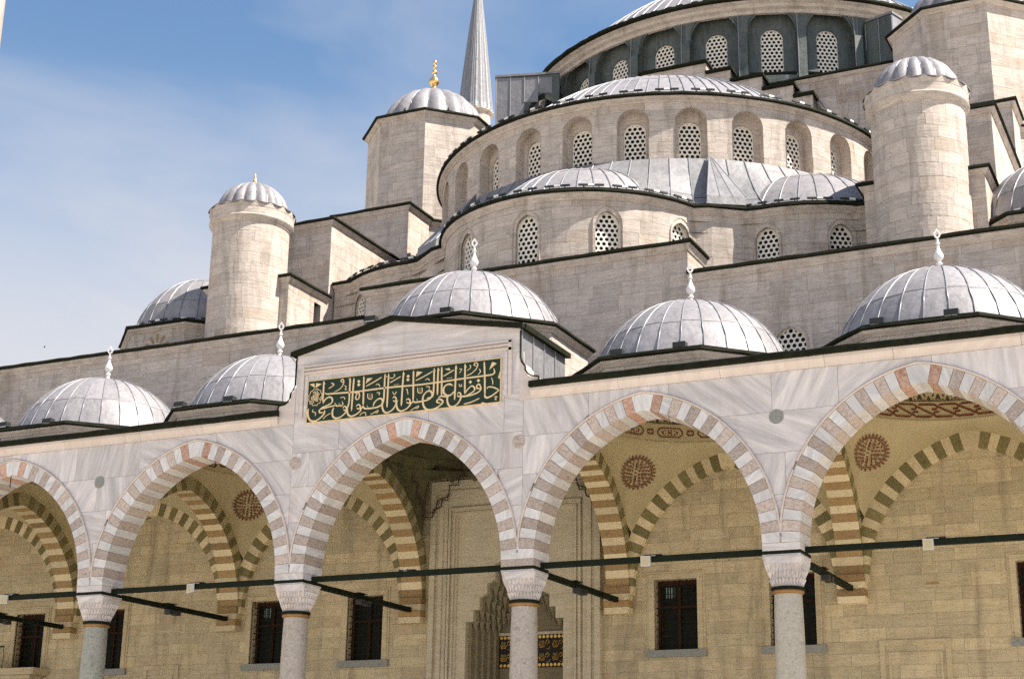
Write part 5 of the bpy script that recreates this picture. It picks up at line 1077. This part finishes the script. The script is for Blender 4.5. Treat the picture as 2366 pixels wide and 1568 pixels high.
# ---- stepped buttress blocks in front of the towers
for s in (-1, 1):
    t = 'left' if s < 0 else 'right'
    for y0, y1, z, nm, lab in ((16.0, 17.6, 23.62, 'tower_footing', f'stone footing block with lead coping in front of the {t} octagonal tower'), (10.8, 15.99, 21.12, 'buttress_block', f'large rectangular limestone buttress with lead coping behind the {t} round turret'), (8.45, 10.79, 18.3, 'turret_link', f'low stone block joining the {t} round turret to the buttress')):
        r = thing(nm, lab, 'buttress', (s*10.9, y0, 15.6)); x0, x1 = (9.3, 12.5) if s > 0 else (-12.5, -9.3)
        dd = [Op(.0, 0, 0, .1, 'rect')]
        side_r = S_plane(x1, y0, 0, 1); front = S_plane(x0, y0, 1, 0)
        ashlar(r, front, 0, x1-x0, 15.6, z-.02, .38, .9, [], STONE, seed=int(y0*3+s), maxparts=120)
        dops_ = [Op(10.18-8.45, 15.7, 17.95, .2, 'rect')] if (s < 0 and y0 == 8.45) else []
        ashlar(r, side_r, 0, y1-y0, 15.6, z-.02, .38, .9, dops_, STONE, seed=int(y0*5+s), maxparts=120)
        if dops_: MB().box(x1-.3, x1-.25, 9.9, 10.5, 15.6, 18.05).build('dark_doorway', DARK, r); MB().box(x1-.24, x1-.02, 9.96, 9.98, 15.6, 17.95).build('reveal', STONE, r); MB().box(x1-.24, x1-.02, 10.38, 10.4, 15.6, 17.95).build('reveal', STONE, r)
        MB().box(x0+.02, x1-.31, y0+.02, y1, 15.6, z-.03).build('block_core', STONE, r)
        cornice(r, [(x0, y1), (x0, y0), (x1, y0), (x1, y1)], z, over=.17, h=.15, edge=.14, stone_m=STONE)
        MB().box(x0, x1, y0, y1, z+.05, z+.13).build('roof_sheet', LEAD_W, r)
# ---- round turrets
for s in (-1, 1):
    t = 'left' if s < 0 else 'right'; cx, cy = s*10.87, 8.4
    r = thing('round_turret', f'round limestone turret with scalloped collar and ribbed lead cap on the {t} side', 'turret', (cx, cy, 15.6), 'round turrets on the hall roof')
    ashlar(r, S_cyl(cx, cy, 1.25), -pi*1.25, pi*1.25, 15.6, 20.05, .36, .85, [], STONE, step=.22, seed=80+s, maxparts=190)
    MB().lathe(cx, cy, [(1.24, 20.0), (1.28, 20.03), (1.30, 20.10), (1.37, 20.16), (1.39, 20.22), (1.36, 20.26), (1.36, 20.30), (1.38, 20.55)], 48).build('collar', STONE, r, 35)
    m = MB(); V = []; n = 144
    for k in range(n):
        a = 2*pi*k/n; sc = abs(sin(a*9)); V += [(cx+1.38*sin(a), cy-1.38*cos(a), 20.5), (cx+1.40*sin(a), cy-1.40*cos(a), 20.60-.0*sc+.07*(1-sc))]
    m.add(V, [(2*k, 2*((k+1) % n), 2*((k+1) % n)+1, 2*k+1) for k in range(n)]); m.build('collar_rim', STONE, r, 60)
    m = MB(); V = []      # scalloped lead skirt
    for k in range(n):
        a = 2*pi*k/n; sc = abs(sin(a*9)); e = 1.40+.05*sc; V += [(cx+1.02*sin(a), cy-1.02*cos(a), 20.80), (cx+e*sin(a), cy-e*cos(a), 20.665-.035*sc+.035*(1-sc)), (cx+(e-.01)*sin(a), cy-(e-.01)*cos(a), 20.635-.035*sc+.035*(1-sc))]
    m.add(V, [(3*k+q, 3*((k+1) % n)+q, 3*((k+1) % n)+q+1, 3*k+q+1) for k in range(n) for q in (0, 1)]); m.build('scalloped_skirt', LEAD, r, 60)
    dome(r, cx, cy, 20.74, 1.10, 1.02, 18, (0, .97), mat=LEAD, lobes=True, seam_r=.012)
    if s < 0: finial(r, cx, cy, 21.72, .42, GOLD, [(.5, 0), (.34, .12), (.22, .3), (.12, .55), (.08, .75), (.05, 1.0), (0, 1.15)], top=False)
# ---- corner domes
for s in (-1, 1):
    t = 'left' if s < 0 else 'right'; cx, cy = s*14.2, 10.85
    r = thing('corner_dome', 'lead dome on an octagonal stone base ' + ('behind the left round turret' if s < 0 else 'cut by the right edge of the photo'), 'dome', (cx, cy, 15.6), 'corner domes of the prayer hall')
    o = octa(cx, cy, 2.66); dz = 0 if s < 0 else -.42
    for i, (a, b) in enumerate(zip(o, o[1:]+o[:1])):
        if i in (3, 4, 5): continue
        L_ = hypot(b[0]-a[0], b[1]-a[1]); ashlar(r, S_plane(a[0], a[1], (b[0]-a[0])/L_, (b[1]-a[1])/L_), 0, L_, 15.6, 17.15+dz, .36, .8, [], STONE, seed=90+i+s)
    cornice(r, o, 17.16+dz, True, over=.2, h=.15, edge=.14, stone_m=STONE); MB().add([(x, y, 17.3+dz) for x, y in o], [tuple(range(8))]).build('base_top', LEAD_W, r)
    dome(r, cx, cy, 17.3+dz, 2.5, 2.25, 26, (0, .25, .62), mat=LEAD, seam_r=.018)
    for k in range(5):
        a = radians(-72+36*k); f = lambda q, aa: (cx+q*sin(aa), cy-2.66-.012, 16.42+q*cos(aa)*1.0)
        MB().add([f(.22, a-.14), f(.22, a+.14), f(.50, a+.12), f(.50, a-.12)], [(0,1,2,3)]).build('painted_wedge', VOU_B, r)
# ---- minaret far behind
mi = thing('minaret', 'distant minaret with tall pointed ribbed lead cone and gold tip', 'minaret', (-29.35, 60, 0))
m = MB(); V = []; n = 20; zs = [(1.30, 50.6), (1.22, 51.0), (1.0, 53.4), (.72, 56.2), (.38, 59.2), (.10, 61.8)]
for k in range(n):
    pl = MB(); a = 2*pi*k/n; b = 2*pi*(k+1)/n; am = (a+b)/2; V = []
    for r_, z in zs: V += [(-29.35+r_*sin(a), 60-r_*cos(a), z), (-29.35+r_*1.035*sin(am), 60-r_*1.035*cos(am), z), (-29.35+r_*sin(b), 60-r_*cos(b), z)]
    pl.add(V, [(3*i+q, 3*i+q+1, 3*i+q+4, 3*i+q+3) for i in range(len(zs)-1) for q in (0, 1)]); pl.build('lead_sheet', LEAD_W, mi); MB().tube([V[3*i] for i in range(len(zs))], .03, 5).build('seam', SEAM, mi)
MB().lathe(-29.35, 60, [(1.15, 0), (1.15, 46), (1.5, 46.6), (1.5, 47.6), (1.1, 47.6), (1.1, 50.4), (1.32, 50.5), (1.32, 50.62), (1.2, 50.64)], 24).build('shaft', STONE, mi, 30)
lathe_part(mi, 'finial', -29.35, 60, [(.14, 61.6), (.22, 61.9), (.12, 62.1), (.2, 62.4), (.05, 62.7), (.02, 63.4)], GOLD)
MX = -25.5
m2 = thing('minaret', 'pale minaret shaft of which only a sliver shows at the top left corner', 'minaret', (MX, 9, 0))
MB().lathe(MX, 9, [(2.0, 0), (2.0, 16), (1.5, 17.5), (1.3, 18.2), (1.22, 34), (1.1, 60)], 16).build('shaft', STONE, m2, 20)
# ================================================================== strip lights on the cornices
def strip(cx, cy, R_, a, z, label, group, ln=.74):
    c, s = cos(a), sin(a); r = thing('strip_light', label, 'strip light', (cx+R_*s, cy-R_*c, z), group)
    f = lambda t, d, q: (cx+(R_+d)*s+t*c, cy-(R_+d)*c+t*s, z+q)
    def bx(t0, t1, d0, d1, q0, q1, nm, m_):
        V = [f(t, d, q) for q in (q0, q1) for t, d in ((t0, d0), (t1, d0), (t1, d1), (t0, d1))]; MB().add(V, [(0,1,5,4),(1,2,6,5),(2,3,7,6),(3,0,4,7),(4,5,6,7),(3,2,1,0)]).build(nm, m_, r)
    bx(-ln/2, ln/2, -.03, .03, .05, .10, 'lamp_bar', LAMPB); bx(-.09, .09, -.035, .036, .045, .105, 'centre_bracket', LAMPG)
    for k in (-.6, .6): bx(k*ln/2-.012, k*ln/2+.012, -.02, .02, 0, .05, 'bracket_foot', LAMPB)
def strips(cx, cy, R_, a0, a1, st, z, where, group):
    n = int(round((a1-a0)/st)); 
    for i in range(n+1):
        strip(cx, cy, R_, radians(a0+st*i), z, f'{ORD[i] if i < 26 else "last"} thin black strip light from the left {where}', group)
strips(0, 18.3, 8.16, -82, 84, 7.9, 23.5, 'on the rim of the large shallow dome', 'strip lights around the shallow dome')
strips(0, 11, 4.5, -62, 62, 12.4, 18.97, 'on the rim of the middle apse', 'strip lights around the middle apse')
for s in (-1, 1): strips(s*6.03, 14.25, 4.12, *((-4, 36) if s > 0 else (-36, 4)), 13.2, 18.97, f'on the rim of the {"right" if s > 0 else "left"} apse', f'strip lights around the {"right" if s > 0 else "left"} apse')
strips(*MC, 10.35, -80, 64, 6.0, 32.33, 'on the rim of the main dome', 'strip lights around the main dome')
for s in (-1, 1): strips(s*14.2, 10.85, 2.72, -40, 40, 20, 17.3-(.42 if s > 0 else 0), f'on the base of the {"right" if s > 0 else "left"} corner dome', 'strip lights on the corner domes')
def smooth3(p, n=5):
    q = [p[0]]+list(p)+[p[-1]]; o = []
    for i in range(1, len(q)-2):
        a, b, c, d = (Vector(v) for v in q[i-1:i+3])
        for k in range(n): t = k/n; o.append(.5*((2*b)+(c-a)*t+(2*a-5*b+4*c-d)*t*t+(3*b-a-3*c+d)*t**3))
    return o+[Vector(p[-1])]
# ---- bird
bd = thing('bird', 'tiny dark bird high in the sky at the left', 'bird', (-17.3, 5, 17.3))
p = CO+(CF+CR*((103-1183)/3583.7)-CU*((801-784)/3583.7))*55
bd.location = p; WL[bd.name] = Vector(p)
MB().lathe(p.x, p.y, [(.005, p.z-.04), (.025, p.z-.01), (.025, p.z+.01), (.005, p.z+.04)], 6).build('body', LAMPB, bd)
for s in (-1, 1): MB().add([(p.x, p.y, p.z-.01), (p.x+s*.07, p.y+.02, p.z+.03), (p.x+s*.05, p.y+.04, p.z+.03)], [(0,1,2)]).build('wing', LAMPB, bd)
